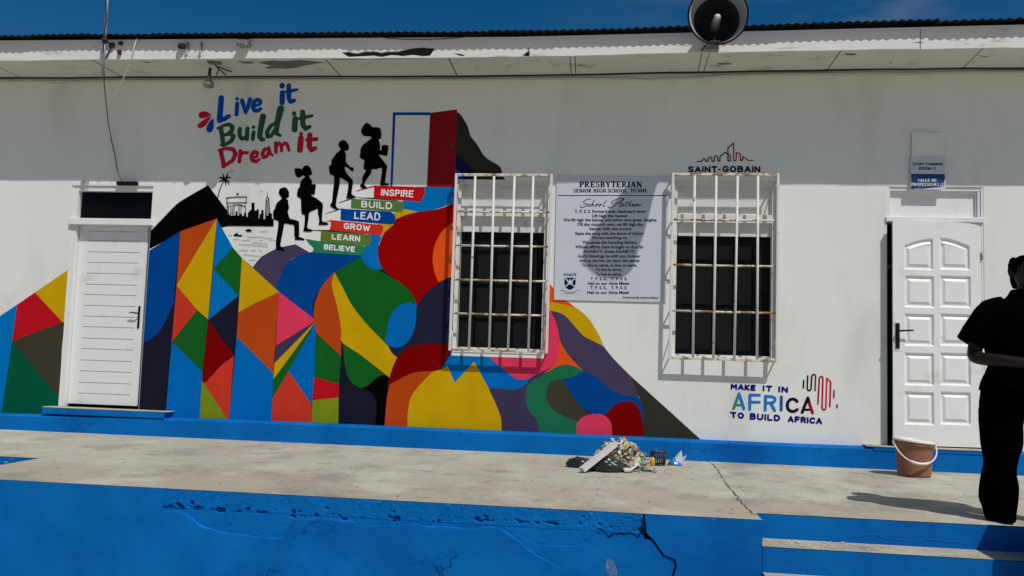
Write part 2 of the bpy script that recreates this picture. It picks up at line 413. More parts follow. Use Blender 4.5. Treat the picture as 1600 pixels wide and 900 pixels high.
# left part, full height
slab([(fx0, -0.003), (ridge[0][0], -0.003), (ridge[0][0], GZ), (fx0, GZ)], PY+0.001, FY+0.02, mb)
# right part beside the crack, full height
crk = [front_world(*p) for p in [(1006, 803), (1009, 832), (1020, 843), (1036, 866), (1054, 873), (1056, 883), (1051, 900), (1045, 920)]]
crk = [p for p in crk if p[1] > GZ] + [(crk[-1][0], GZ)]
slab([(crk[0][0]+0.004, -0.004)] + [(x+0.006, z) for x, z in crk] + [(fx1, GZ), (fx1, -0.004)], PY-0.004, FY+0.02, mb)
# thin skin left of the crack, below its own ragged edge
ed = [front_world(*p) for p in smooth(P('830,862* 850,853 862,852 885,853 905,850 930,836 955,836 975,838 995,838 1008,842*'), 3, False)]
skin = mb.build('terrace_wall', M_blue, normals=True); tag(skin, kind='structure')
mb = MB()
slab([(x, z) for x, z in ed] + [(x-0.008, z) for x, z in crk if z < ed[-1][1]] + [(ed[0][0]+0.06, GZ), (front_world(872, 900)[0]+0.05, GZ)], FY-0.008, FY+0.001, mb, 0.007)
tag(mb.build('terrace_wall_patch', M_blue), kind='structure')
mb = MB()
for i in range(len(crk)-1):
    (xa, za), (xb, zb) = crk[i], crk[i+1]
    mb.face([(xa-0.006, FY-0.0125, za), (xa+0.004, FY-0.0125, za), (xb+0.004, FY-0.0125, zb), (xb-0.006, FY-0.0125, zb)])
jag = [front_world(*p) for p in [(935, 825), (944, 829), (951, 838), (957, 834), (966, 833), (975, 834), (985, 832), (996, 837), (1004, 832), (1010, 838)]]
for i in range(len(jag)-1):
    (xa, za), (xb, zb) = jag[i], jag[i+1]; h = 0.002+0.010*random.random()**2
    mb.face([(xa, FY-0.0135, za+h), (xa, FY-0.0135, za-0.006), (xb, FY-0.0135, zb-0.006), (xb, FY-0.0135, zb+h)])
tag(mb.build('terrace_wall_crack', M_crack), kind='structure')

def chip_reg():
    r = random.random(); x = random.uniform(NX, SX0-.05)
    return (x, -0.004-0.035*random.random()**2.2) if r < .7 else (x, random.uniform(-.35, -.02))
mb = MB()
for i in range(90):
    x, z = chip_reg(); s_ = random.uniform(.002, .0075); el = random.uniform(.4, .9); k_ = random.randint(5, 7)
    Y_ = (PY-.0045 if x > crk[0][0]+.02 else FY-.0105) if x > zx else PY-.002
    mb.face([(x+1.5*s_*random.uniform(.3, 1.3)*math.cos(q*6.283/k_), Y_, z+el*s_*random.uniform(.3, 1.3)*math.sin(q*6.283/k_)) for q in range(k_)])
for q in ('948,872 957,874 962,884 966,900 952,900 946,888',):
    mb.face([(lambda v: (v.x, FY-.0095, v.z))(at(x, y, FY)) for x, y in corners(P(q))])
tag(mb.build('paint_chips', mat('chipped_bare_render', (0.03, 0.15, 0.36), 0.9, .3, 30, dirt=(.24, .24, .22), dscale=40, dlo=.52, dhi=.6)), 'small chips of bare render showing through the blue terrace face', kind='stuff')
# right stair
t1 = at(1190, 840.5, RY).z
T1Y = PY-0.001
mb = MB()
mb.mi = 0; zlist = [t1, t1*2, t1*3]; ylist = [RY, T1Y, T1Y-0.27, T1Y-0.54]
for i, z in enumerate(zlist):
    mb.mi = 0; mb.face([(SX0+0.002, ylist[i], z), (SX1-0.002, ylist[i], z), (SX1-0.002, ylist[i+1]-0.008, z), (SX0+0.002, ylist[i+1]-0.008, z)])
    mb.mi = 1
    mb.face([(SX0+0.002, ylist[i+1]-0.006, z-0.004), (SX1-0.002, ylist[i+1]-0.006, z-0.004), (SX1-0.002, ylist[i+1]-0.006, GZ), (SX0+0.002, ylist[i+1]-0.006, GZ)])
tag(mb.build('steps', [M_conc, M_blue], normals=False), kind='structure')
mb = MB(); mb.box((2.495, -3.60, GZ), (2.75, -3.21, 0.52), .01); tag(mb.build('stair_shadow_block', M_blue), kind='structure')  # unseen block, added to cast a shadow on the right of the riser
# pale ridge lines of a filled crack on riser
mb = MB()
for pts in ['1300,846 1320,842 1345,836 1372,836 1385,842 1398,842 1412,844 1428,847 1445,842 1465,844 1482,847 1497,846 1512,853', '1188,858 1170,858 1155,861']:
    q = [at(x, y, RY-0.001) if x > 1200 else at(x, y, PY-0.004) for x, y in corners(P(pts))]
    mb.tube(q, 0.0020, 5)
mb.build('filled_crack', mat('blue_filler', (0.012, 0.16, 0.50), 0.6, spec=0.05), skin)

# plinth along the wall
PLY = -0.13
zp = lambda x: interp(x, [-7, -4, 1.5, 4], [EYE+at(0, 645).z-EYE, at(400, 655).z, at(1090, 685).z, at(1390, 695).z])
mb = MB()
xs = [XL+i*(XR-XL)/160 for i in range(161)]
rows = [[], [], [], []]
for x in xs:
    z = zp(x)-0.012; w_ = 0.006*noise.noise(Vector((x*2.1, 0, 0)))
    rows[0].append((x, 0.0, z+0.004)); rows[1].append((x, PLY+0.018+w_, z)); rows[2].append((x, PLY+w_, z-0.018)); rows[3].append((x, PLY-0.003+w_, -0.01))
mb.grid(rows, smooth=False)
plinth = mb.build('plinth', M_blue); tag(plinth, kind='structure')
# doorsteps on the plinth
mb = MB()
a, b = at(66, 640, PLY), at(262, 650, PLY)
zt = (at(85, 634).z+at(240, 641).z)/2
mb.box((a.x, -0.138, zt-0.075), (b.x-0.04, 0.10, zt-0.010), 0.006); mb.mi = 1; mb.box((a.x+0.004, -0.140, zt-0.0095), (b.x, 0.12, zt), 0.003)
tag(mb.build('doorstep', [M_blue, M_conc]), kind='structure'); ZT_L = zt
mb = MB(); a, b = at(1353, 692, PLY), at(1560, 703, PLY); zt2 = at(1450, 698, 0).z
mb.box((a.x+0.06, -0.136, zt2-0.05), (b.x, 0.10, zt2-0.012), 0.006); mb.mi = 1; mb.box((a.x, -0.141, zt2-0.0115), (b.x, 0.12, zt2), 0.003)
tag(mb.build('doorstep', [M_blue, M_conc]), kind='structure'); ZT_R = zt2

# cracks, joint and paint drips on the terrace
mb = MB()
jl = [atZ(x, y, 0.0) for x, y in [(1106, 719), (1117, 729), (1127, 743), (1135, 757), (1150, 775), (1162, 790), (1172, 801), (1181, 806)]]
fine = []
for i in range(len(jl)-1):
    for q in range(6):
        p = jl[i].lerp(jl[i+1], q/6); fine.append(p+Vector((random.uniform(-.012, .012), random.uniform(-.004, .004), 0)))
for i in range(len(fine)-1):
    p, q = fine[i], fine[i+1]; h = random.uniform(0.0015, 0.0075)
    mb.face([(p.x-h, p.y, 0.004), (p.x+h, p.y, 0.004), (q.x+h, q.y, 0.004), (q.x-h, q.y, 0.004)])
tag(mb.build('terrace_joint', mat('dirt_in_joint', (0.15, 0.135, 0.11), 0.95, 0.3, 20)), kind='structure')
def flakes(name, n, region, smin, smax, m, label=None):
    mb = MB()
    for i in range(n):
        p = region(); s = random.uniform(smin, smax); k_ = random.randint(5, 7); a0 = random.random()*6.28; el = random.uniform(0.35, 0.9)
        pts = []
        for q in range(k_):
            a = q*2*math.pi/k_; r = s*random.uniform(0.6, 1.1); u, v = r*math.cos(a), r*math.sin(a)*el
            pts.append((p[0]+u*math.cos(a0)-v*math.sin(a0), p[1]+u*math.sin(a0)+v*math.cos(a0), p[2]+0.004+random.uniform(0, 0.003)))
        mb.face(pts)
    o = mb.build(name, m); tag(o, label, None, kind='stuff'); return o
def reg_all():
    x = random.uniform(-6, 4.0); t = random.random(); return (x, -0.2-2.7*t*t if random.random() < 0.7 else random.uniform(-2.85, -.2), 0.0)
M_flake = mat('white_paint_flake', (0.72, 0.70, 0.66), 0.7)
flakes('paint_flakes', 210, reg_all, 0.004, 0.017, M_flake, 'small white paint flakes scattered over the concrete terrace')
flakes('dirt_crumbs', 150, lambda: (random.uniform(-5, 4), random.uniform(-3.1, -.2), 0.0), 0.004, 0.013, mat('dark_dirt', (0.05, 0.045, 0.035), 0.9), 'dark crumbs of dirt scattered over the concrete terrace')
flakes('rubble', 60, lambda: (SX0+0.03+abs(random.gauss(0, .35)), random.uniform(T1Y+.02, RY-.02), t1), 0.004, 0.014, M_flake, 'white plaster crumbs lying on the upper stair tread')

# ------------------------------------------------------------------ the building
bld = empty('school_building', (0, 0, 0), 'long white single storey school building with blue plinth and corrugated roof', 'building')
def rect(tl, tr, br, bl, Y=0):
    a, b, c, d = at(*tl, Y), at(*tr, Y), at(*br, Y), at(*bl, Y)
    return ((a.x+d.x)/2, (b.x+c.x)/2, (c.z+d.z)/2, (a.z+b.z)/2)      # x0 x1 z0 z1
LD = rect((117, 288), (238, 290), (218, 641), (91, 636)); LD = (LD[0], LD[1], ZT_L, LD[3])
RD = rect((1385, 291), (1536, 293), (1541, 699), (1387, 694)); RD = (RD[0], RD[1], ZT_R, RD[3])
W1 = rect((717, 281), (858, 282), (849, 553), (706, 547))
W2 = rect((1054, 281), (1214, 281), (1210, 560), (1050, 556))
HOLES = [LD, RD, W1, W2]
TOPZ = EYE+2.93
def rp(r): return [(r[0], r[2]), (r[1], r[2]), (r[1], r[3]), (r[0], r[3])]
lay = [([(XL, -0.6), (XR, -0.6), (XR, TOPZ), (XL, TOPZ)], 1)]+[(rp(h), None) for h in HOLES]
vs, fs = cdt(lay)
mb = MB()
for yy in (0.0, 0.24):
    V = [mb.bm.verts.new((v[0], yy, v[1])) for v in vs]
    for f, k in fs:
        fc = mb.bm.faces.new([V[i] for i in f]); fc.normal_update()
        if (fc.normal.y > 0) == (yy == 0.0): fc.normal_flip()
for h in HOLES:
    q = rp(h)
    for i in range(4):
        (xa, za), (xb, zb) = q[i], q[(i+1) % 4]; mb.face([(xa, 0, za), (xa, 0.24, za), (xb, 0.24, zb), (xb, 0, zb)])
wall = mb.build('wall', M_wall, bld, normals=False)
mb = MB()                         # side and rear walls and a plain dark room behind
mb.box((XL, 0.24, GZ), (XL+0.2, 6.0, TOPZ)); mb.box((XR-0.2, 0.24, GZ), (XR, 6.0, TOPZ)); mb.box((XL, 5.8, GZ), (XR, 6.0, TOPZ))
mb.build('outer_wall', M_wall, bld)
mb = MB(); mb.box((XL+.2, 0.24, -0.02), (XR-.2, 5.8, 0.2)); mb.box((XL+.2, 0.24, TOPZ-0.05), (XR-.2, 5.8, TOPZ)); mb.build('room_floor', mat('dark_room', (0.05, 0.05, 0.05), 0.9), bld)

# eave: fascia, soffit, roof
FAY = -0.62
zf = lambda x: 0.007*noise.noise(Vector((x*1.4, 5.0, 0)))+EYE+interp(x, [-8, -6.4, -3.63, -2.2, -1.07, 0.3, 1.48, 2.55, 2.60, 3.53, 6], [2.872, 2.876, 2.868, 2.858, 2.855, 2.872, 2.884, 2.893, 2.888, 2.890, 2.893])
zr = lambda x: EYE+interp(x, [-8, -6.35, -3.6, -1.07, 1.3, 3.5, 6], [3.121, 3.116, 3.098, 3.081, 3.106, 3.131, 3.15])
hole_px = smooth(P('533,82* 545,80* 556,83 570,80 588,80* 596,82* 605,80 620,80 632,77* 645,74* 660,73* 679,75* 678,78 672,87* 660,88* 645,86 630,88* 612,86 597,89 585,87* 565,88* 545,89* 540,86*'), 2)
def fz(p): q = at(p[0], p[1], FAY); return (q.x, q.z)
hole = [fz(p) for p in hole_px]
small_holes = [[fz(p) for p in corners(P(t))] for t in ('707,83 722,84 727,88 718,87', '823,81 828,79 827,88 815,87', '1425,66 1438,65 1444,66 1438,67')]
xs = [XL+i*0.12 for i in range(int((XR-XL)/0.12)+1)]
outline = [(x, zf(x)+0.003*noise.noise(Vector((x*5, 0, 0)))) for x in xs]+[(x, zr(x)-0.03) for x in xs[::-1]]
vs, fs = cdt([(outline, 0), (hole, None)]+[(h, None) for h in small_holes])
mb = MB(); V = [mb.bm.verts.new((v[0], FAY, v[1])) for v in vs]
for f, k in fs: mb.bm.faces.new([V[i] for i in f])
def wallstrip(loop, closed=True):
    n = len(loop)
    for i in range(n if closed else n-1):
        (xa, za), (xb, zb) = loop[i], loop[(i+1) % n]; mb.face([(xa, FAY, za), (xb, FAY, zb), (xb, FAY+0.024, zb), (xa, FAY+0.024, za)])
wallstrip(outline); wallstrip(hole)
for h in small_holes: wallstrip(h)
mb.mi = 1
hx0 = min(p[0] for p in hole)-.1; hx1 = max(p[0] for p in hole)+.1
mb.box((hx0, FAY+0.025, zf(-1.5)+0.006), (hx1, FAY+0.045, zf(-1.5)+0.16))
for h in small_holes: mb.box((h[0][0]-.05, FAY+0.025, max(min(p[1] for p in h)-.02, zf(h[0][0])+.007)), (h[0][0]+.2, FAY+0.03, max(p[1] for p in h)+.02))
x = at(1438, 66, FAY).x; mb.box((x-0.003, FAY-0.002, zf(x)), (x+0.002, FAY+0.001, zr(x)-0.05)); 
x = at(826, 75, FAY).x; mb.box((x-0.002, FAY-0.002, zf(x)), (x+0.002, FAY+0.001, zf(x)+.09))
fascia = mb.build('fascia', [M_fascia, M_rot], bld)
# soffit in (x, y)
def so_xy(px, py): q = atZ(px, py, EYE+2.875); return (q.x, q.y)
zs = lambda x, y: zf(x)+0.004+(0.012*(y-FAY)/-FAY)
def line_poly(a, b, wd):
    (x0, y0), (x1, y1) = so_xy(*a), so_xy(*b)
    y0 = FAY+0.026; y1 = -0.022
    return [(x0-wd, y0), (x0+wd, y0), (x1+wd, y1), (x1-wd, y1)]
lay = [([(XL+i*0.25, FAY+0.025) for i in range(81)]+[(XR, -0.02)]+[(XL+i*0.25, -0.02) for i in range(80, -1, -1)], 0)]
for a, b, wd in (((0, 107), (18, 117), .006), ((145, 95), (181, 117), .007), ((510, 93), (530, 117), .006), ((703, 92), (714, 117), .006), ((891, 89), (892, 113), .004), ((899, 89), (899, 113), .004), ((1097, 84), (1092, 110), .004), ((1108, 84), (1101, 110), .004), ((1316, 79), (1297, 107), .005), ((1540, 76), (1515, 103), .005)):
    lay.append((line_poly(a, b, wd), 1))
for t in ('402,97 425,94 440,95 470,93 500,96 508,97 490,100 470,104 460,107 445,108 430,107 418,108 414,105 425,103 412,100', '322,94 346,96 345,99 338,100 328,98', '222,96 240,98 230,99', '1320,86 1338,87 1335,90 1322,89', '856,95 862,96 858,97', '903,100 909,101 908,103 904,102', '1310,84 1313,85 1311,86', '1388,102 1395,102 1392,104', '1520,90 1548,93 1540,94', '370,95 398,97 393,100 378,99', '1120,100 1145,101 1140,103 1122,103'):
    lay.append(([so_xy(*p) for p in corners(P(t))], 2))
vs, fs = cdt(lay)
mb = MB(); V = [mb.bm.verts.new((v[0], v[1], zs(v[0], v[1]))) for v in vs]
for f, k in fs:
    fc = mb.bm.faces.new([V[i] for i in f]); fc.material_index = k; fc.normal_update()
    if fc.normal.z > 0: fc.normal_flip()
soffit = mb.build('soffit', [M_soffit, M_dark, M_peel], bld, normals=False)
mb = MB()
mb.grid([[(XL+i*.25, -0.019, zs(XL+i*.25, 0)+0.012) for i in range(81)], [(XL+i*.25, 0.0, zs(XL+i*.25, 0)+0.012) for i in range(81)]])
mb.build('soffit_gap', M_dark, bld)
# roof sheet
mb = MB(); PITCHC = 0.0762; xs = []; x = XL
while x < XR: xs.append(x); x += PITCHC/8
def ridge_z(x):
    sh = math.floor((x-XL)/0.68); ph = (x-XL)/PITCHC
    r = random.Random(int(sh)); off = r.uniform(-.006, .010); tilt = r.uniform(-.012, .012)
    return 0.0075*math.sin(ph*2*math.pi)+off+tilt*(((x-XL)/0.68) % 1)+0.003*noise.noise(Vector((x*9, 3, 0)))
rows = []
for (Y, up) in ((-0.60, 0.010), (-0.70, 0.0), (-0.70, 0.004), (2.6, 0.50), (6.3, 1.0)):
    rows.append([(x_, Y+(0.012*noise.noise(Vector((math.floor((x_-XL)/0.68)*3.3, 0, 0))) if Y < 0 else 0), zr(x_)-0.006+ridge_z(x_)+up) for x_ in xs])
mb.grid(rows, smooth=True)
roof = mb.build('roof', M_roof, bld)

# -------- left door (shiplap planks)
def wz(px, py): return at(px, py, 0)
x0, x1, z0, z1 = LD
zm1 = at(175, 342).z; zm0 = at(175, 352).z
lx0 = at(116, 495, 0.07).x; lx1 = at(221, 495, 0.07).x
jx = at(232, 470, 0.0).x; jl_ = lx0-0.005
mb = MB()
mb.box((lx0, 0.075, z0+0.03), (lx1+0.02, 0.105, zm0-0.001))
st = 0.10
gl = at(131, 490, 0.07).x; gr = at(212, 490, 0.07).x
mb.box((lx0, 0.062, z0+0.03), (gl, 0.0745, zm0-0.002)); mb.box((gr, 0.062, z0+0.03), (lx1+0.02, 0.0745, zm0-0.002))
gy = [362, 376, 394, 410.5, 427.5, 445, 461, 478, 495, 511.5, 529.5, 546, 564, 581, 599, 616]
gz = [at(175, y, 0.065).z for y in gy]
edges = [zm0-0.002]+gz+[z0+0.03]
for i in range(len(edges)-1):
    top = edges[i]-(0.004 if i else 0); bot = edges[i+1]+(0.004 if i < len(edges)-2 else 0)
    vs_ = mb.box((gl+0.0005, 0.0625, bot), (gr-0.0005, 0.0744, top), 0.0)
door1 = mb.build('door', M_wood, bld)
mb = MB()
mb.box((x0+0.001, 0.004, z0), (jl_, 0.14, zm0)); mb.box((jx, 0.003, z0), (x1-0.001, 0.14, z1-0.001))          # jambs
mb.box((x0+0.001, 0.004, zm1), (x0+0.05, 0.14, z1-0.001))
zh = at(175, 298.5, 0).z
mb.box((x0+0.05, 0.006, zh), (jx, 0.14, z1-0.002))                                                            # head
mb.box((x0-0.012, -0.035, zm0), (jx+0.002, 0.14, zm1), 0.004)                                                 # rail
mb.box((x0-0.02, -0.010, z1-0.012), (x1+0.012, 0.0005, z1+0.022), 0.003)
mb.build('door_frame', M_wood, door1)
mb = MB(); mb.box((x0+0.05, 0.07, zm1), (jx, 0.078, zh)); mb.build('transom_pane', M_glass, door1)
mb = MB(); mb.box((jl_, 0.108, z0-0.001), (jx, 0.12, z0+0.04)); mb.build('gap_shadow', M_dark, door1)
# handle
mb = MB(); hx = at(217.5, 490, 0.06).x
za, zb = at(219, 478, 0.06).z, at(217, 513, 0.06).z
mb.box((hx-0.012, 0.050, zb), (hx+0.012, 0.0618, za), 0.005)
p = at(217, 489.5, 0.03); q = at(202, 488.5, 0.02)
mb.tube([(hx, 0.052, p.z), (hx, 0.018, p.z), (hx-0.03, 0.014, p.z+0.002), (q.x+0.03, 0.014, q.z+0.004), (q.x, 0.016, q.z-0.004)], [0.007, 0.008, 0.008, 0.007, 0.005], 8)
mb.build('handle', M_black, door1)

# -------- right door (ten raised panels, standing ajar)
x0, x1, z0, z1 = RD
zl1 = at(1460, 347.5, 0).z; zl2 = at(1460, 339.5, 0).z
hingeX = at(1535, 500, 0.0).x
lw = hingeX-at(1389, 500, 0.0).x
lz0 = z0+0.012; lz1 = zl1-0.004
ANG = math.asin(0.105/lw)
def leaf(u, v, d):               # u px-space x in closed plane -> rotated about the hinge; d = depth behind face
    uu = hingeX-u
    return Vector((hingeX-uu*math.cos(ANG)+d*math.sin(ANG)*-1*0, 0, 0))
def leafp(X, Z, d):              # X in closed plane coordinates, d depth behind the front face
    uu = hingeX-X
    return Vector((hingeX-uu*math.cos(ANG)+d*math.sin(ANG), -uu*math.sin(ANG)+d*math.cos(ANG)+0.002, Z))
def X_from_px(px, py):           # where a pixel's ray meets the leaf plane
    v = ray(px, py); n = Vector((math.sin(ANG), -math.cos(ANG), 0)).cross(Vector((0, 0, 1))); nn = Vector((-math.sin(ANG), math.cos(ANG), 0))
    # plane through hinge with direction (cos, sin) in xy
    dirv = Vector((math.cos(ANG), math.sin(ANG), 0)); nn = Vector((-dirv.y, dirv.x, 0))
    H = Vector((hingeX, 0.002, 0)); t = (H-CAM).dot(nn)/v.dot(nn); p = CAM+v*t
    return hingeX-(H-p).dot(dirv)*1.0, p.z
panels = []
def pan(l, r, top, bot, arch=None):
    (xa, zt_), (xb, _z) = X_from_px(l, top), X_from_px(r, top); (xc, zb_), _q = X_from_px(l, bot), X_from_px(r, bot)
    xa = (xa+xc)/2; xb = (X_from_px(r, top)[0]+X_from_px(r, bot)[0])/2
    return xa, xb, zb_, zt_
rows_p = [(430, 480), (489.5, 540), (550.5, 602), (611.5, 663.5)]
loops = []
for (t_, b_) in rows_p:
    for (l, r) in ((1413, 1460), (1468.5, 1517.5)):
        xa, xb, zb_, zt_ = pan(l, r, t_, b_); loops.append([(xa, zb_), (xb, zb_), (xb, zt_), (xa, zt_)])
for k, (l, r) in enumerate(((1412, 1458.5), (1468, 1516))):
    xa, xb, zb_, zlow = pan(l, r, 386, 421); _a, _b, _c, zhi = pan(l, r, 371, 421)
    N = 9; arc = []
    for i in range(N+1):
        t = i/N; s_ = math.sin(t*math.pi/2)          # rises towards the middle stile
        x_ = xa+(xb-xa)*t; z_ = zlow+(zhi-zlow)*math.sin((0.12+0.88*t)*math.pi/2)**1.0
        arc.append((x_, z_))
    if k == 0: loop = [(xa, zb_), (xb, zb_)]+arc[::-1]
    else: loop = [(xa, zb_), (xb, zb_)]+[(xa+xb-x_, z_) for x_, z_ in arc]
    loops.append(loop)
def inset(loop, d):
    n = len(loop); r = []
    A = sum(loop[i][0]*loop[(i+1) % n][1]-loop[(i+1) % n][0]*loop[i][1] for i in range(n)); sg = 1 if A > 0 else -1
    for i in range(n):
        p0, p1, p2 = Vector(loop[i-1]), Vector(loop[i]), Vector(loop[(i+1) % n])
        e1 = (p1-p0).normalized(); e2 = (p2-p1).normalized()
        n1 = Vector((-e1.y, e1.x))*sg; n2 = Vector((-e2.y, e2.x))*sg
        m_ = n1+n2; m_ = m_/max(0.35, m_.dot(n1)) if m_.length > 1e-6 else n1
        q = p1+m_*d; r.append((q.x, q.y))
    return r
mb = MB()
xl_ = hingeX-lw
vs, fs = cdt([([(xl_, lz0), (hingeX-0.004, lz0), (hingeX-0.004, lz1), (xl_, lz1)], 0)]+[(l, None) for l in loops])
V = [mb.bm.verts.new(leafp(v[0], v[1], 0)) for v in vs]
for f, k in fs: mb.bm.faces.new([V[i] for i in f])
for lp in loops:
    prev = [leafp(x_, z_, 0) for x_, z_ in lp]
    for ins, dep in ((0.008, 0.004), (0.018, 0.017), (0.030, 0.017), (0.055, 0.004), (0.057, 0.004)):
        cur = [leafp(x_, z_, dep) for x_, z_ in inset(lp, ins)]
        for i in range(len(cur)):
            j = (i+1) % len(cur); mb.face([prev[i], prev[j], cur[j], cur[i]])
        prev = cur
    mb.face(prev)
# back and edges
q = [(xl_, lz0), (hingeX-0.004, lz0), (hingeX-0.004, lz1), (xl_, lz1)]
mb.face([leafp(x_, z_, 0.04) for x_, z_ in q])
for i in range(4):
    a, b = q[i], q[(i+1) % 4]; mb.face([leafp(*a, 0), leafp(*b, 0), leafp(*b, 0.04), leafp(*a, 0.04)])
door2 = mb.build('door', M_wood, bld)
tag(door2, 'ajar white panelled door with arched top panels')
tag(door1, 'closed white plank door under a dark glass transom')
mb = MB()
mb.box((x0+0.001, 0.003, zl2), (x0+0.03, 0.16, z1-0.001)); mb.box((x0+0.001, 0.05, z0), (x0+0.006, 0.16, zl1)); mb.box((hingeX, 0.004, z0), (x1+0.0, 0.16, z1-0.001))
mb.box((x0-0.012, -0.018, zl1), (hingeX+0.02, 0.15, zl2), 0.004)                  # rail
mb.box((x0+0.03, 0.012, z1-0.035), (hingeX, 0.16, z1-0.002))                      # head
xr2 = at(1523, 320, 0.05).x
mb.box((xr2, 0.030, zl2), (hingeX-0.001, 0.0495, z1-0.036)); mb.box((hingeX-0.025, 0.014, zl2), (hingeX-0.001, 0.0295, z1-0.036))
mb.build('door_frame', M_wood, door2)
mb = MB(); mb.box((x0+0.03, 0.050, zl2+0.001), (hingeX-0.001, 0.10, z1-0.036)); mb.build('transom_panel', M_wood, door2)
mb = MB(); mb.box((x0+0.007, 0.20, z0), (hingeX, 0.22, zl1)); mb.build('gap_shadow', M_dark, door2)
for py in (400, 668):
    mb = MB(); c = leafp(hingeX+0.0, at(1535, py).z, -0.004); mb.tube([c+Vector((0, -.006, -0.04)), c+Vector((0, -.006, 0.04))], 0.008, 8)
    mb.build('hinge', M_steel, door2)
mb = MB()
(hxp, hz1), (_x, hz0) = X_from_px(1402.5, 503), X_from_px(1402.5, 547)
def lbox(xa, xb, za, zb, d0, d1, bev=0.004):
    vs_ = mb.box((xa, d0, za), (xb, d1, zb), 0)
    for v in vs_: v.co = leafp(v.co.x, v.co.z, v.co.y)
lbox(hxp-0.031, hxp+0.029, hz0-0.006, hz1+0.006, -0.004, 0.001); 
mb.mi = 1; lbox(hxp-0.020, hxp+0.018, hz0+0.015, hz1-0.012, -0.011, -0.0045)
_x, hz = X_from_px(1402.5, 517); xe, hz2 = X_from_px(1426, 516.5)
mb.tube([leafp(hxp, hz, -0.01), leafp(hxp, hz, -0.055), leafp(hxp+0.02, hz, -0.06), leafp(xe-.01, hz2, -0.058), leafp(xe, hz2-0.003, -0.05)], [0.010, 0.010, 0.009, 0.008, 0.005], 8)
mb.build('handle', [M_wood, M_black], door2)

# -------- windows
M_win = mat('grimy_window_frame', (0.66, 0.655, 0.63), 0.6, 0.07, 5, 0.1, 60, dirt=(0.30, 0.27, 0.22), dscale=7, dlo=0.60, dhi=0.74, spec=0.2)
def window(R, gcorn, vtop, vbot, hl, hr, prof, label):
    x0, x1, z0, z1 = R
    GYf = -0.105
    panel_t, panel_b, rail_b, strip_b, sill_t = [at((gcorn[0][0]+gcorn[1][0])/2, y, 0.05).z for y in prof]
    mb = MB(); fw = 0.032
    mb.box((x0+.001, 0.03, z0), (x0+fw, 0.14, z1-.001)); mb.box((x1-fw, 0.03, z0), (x1-.001, 0.14, z1-.001))
    mb.box((x0+fw, 0.03, panel_t), (x1-fw, 0.14, z1-.001))
    mb.box((x0+fw, 0.052, panel_t-.014), (x1-fw, 0.0715, panel_t-.0005))
    mb.box((x0+fw, 0.02, rail_b), (x1-fw, 0.14, panel_b), 0.003)
    mb.box((x0+fw, 0.075, strip_b), (x1-fw, 0.12, rail_b-.0005))
    mb.box((x0+fw, 0.055, z0), (x1-fw, 0.14, sill_t))
    fr = mb.build('window', M_win, bld); tag(fr, label)
    mb = MB(); mb.box((x0+.004, -0.008, z0-0.012), (x1-.004, 0.03, z0+0.001), .003); mb.build('sill', M_wood, fr)
    mb = MB(); mb.box((x0+fw, 0.072, panel_b), (x1-fw, 0.11, panel_t-.015)); mb.build('transom_panel', M_win, fr)
    mb = MB(); mb.box((x0+fw, 0.125, sill_t), (x1-fw, 0.135, strip_b)); mb.build('insect_screen', M_screen, fr)
    # grille
    mb = MB(); c = [at(*p, GYf) for p in gcorn]; b = 0.013
    gx0, gx1 = (c[0].x+c[3].x)/2, (c[1].x+c[2].x)/2; gz0, gz1 = (c[2].z+c[3].z)/2, (c[0].z+c[1].z)/2
    for X in (gx0, gx1): mb.box((X-b, GYf-b, gz0-b), (X+b, GYf+b, gz1+b), .003)
    mb.mi = 1
    for Z in (gz0, gz1): mb.box((gx0+b, GYf-b, Z-b), (gx1-b, GYf+b, Z+b), .003)
    mb.mi = 0
    for t_, b_ in zip(vtop, vbot):
        X = (at(t_, gcorn[0][1]+15, GYf).x+at(b_, gcorn[2][1]-10, GYf).x)/2
        dx = random.uniform(-.006, .006)
        mb.tube([(X+dx, GYf-.004, gz1-b), (X, GYf-.004, (gz0+gz1)/2), (X-dx, GYf-.004, gz0+b)], 0.0125, 10)
    mb.mi = 1
    zz = []
    for l, r in zip(hl, hr):
        Z = (at(gcorn[0][0]+2, l, GYf).z+at(gcorn[1][0]-6, r, GYf).z)/2; zz.append(Z)
        mb.tube([(gx0, GYf+.018, Z), ((gx0+gx1)/2, GYf+.018, Z-.003), (gx1, GYf+.018, Z)], 0.0105, 8)
    mb.mi = 0
    for Z in zz+[gz0, gz1]:
        for X in (gx0, gx1): mb.box((X-.006, GYf+b+.0005, Z-.006), (X+.006, -0.0005, Z+.006))
    for X in (gx0, gx1):
        mb.tube([(X, GYf+.01, gz0+.09), (X, -.003, gz0+.19)], .006, 6)
        mb.tube([(X, GYf+.01, gz1-.20), (X, -.003, gz1-.08)], .006, 6)
    g = mb.build('security_grille', [M_grille, M_rustbar], fr)
    return fr
window(W1, ((713.5, 273), (862, 274), (853.5, 551.5), (702.5, 544.5)), (743.5, 773.5, 804, 835), (731.5, 762.8, 793.5, 823.7), (328.5, 381.5, 435.5, 488), (332.5, 386.5, 440.5, 494.5), (288, 327, 339, 362, 544), 'white barred window over the mural, four cross bars')
window(W2, ((1052, 272.5), (1217, 273), (1212, 563), (1046.5, 560)), (1087, 1119.6, 1151.8, 1184.8), (1081, 1114, 1148, 1182), (342.5, 413.5, 486), (344, 415.5, 488), (291, 336, 349, 368.5, 555), 'white barred window under the navy logo, three cross bars')

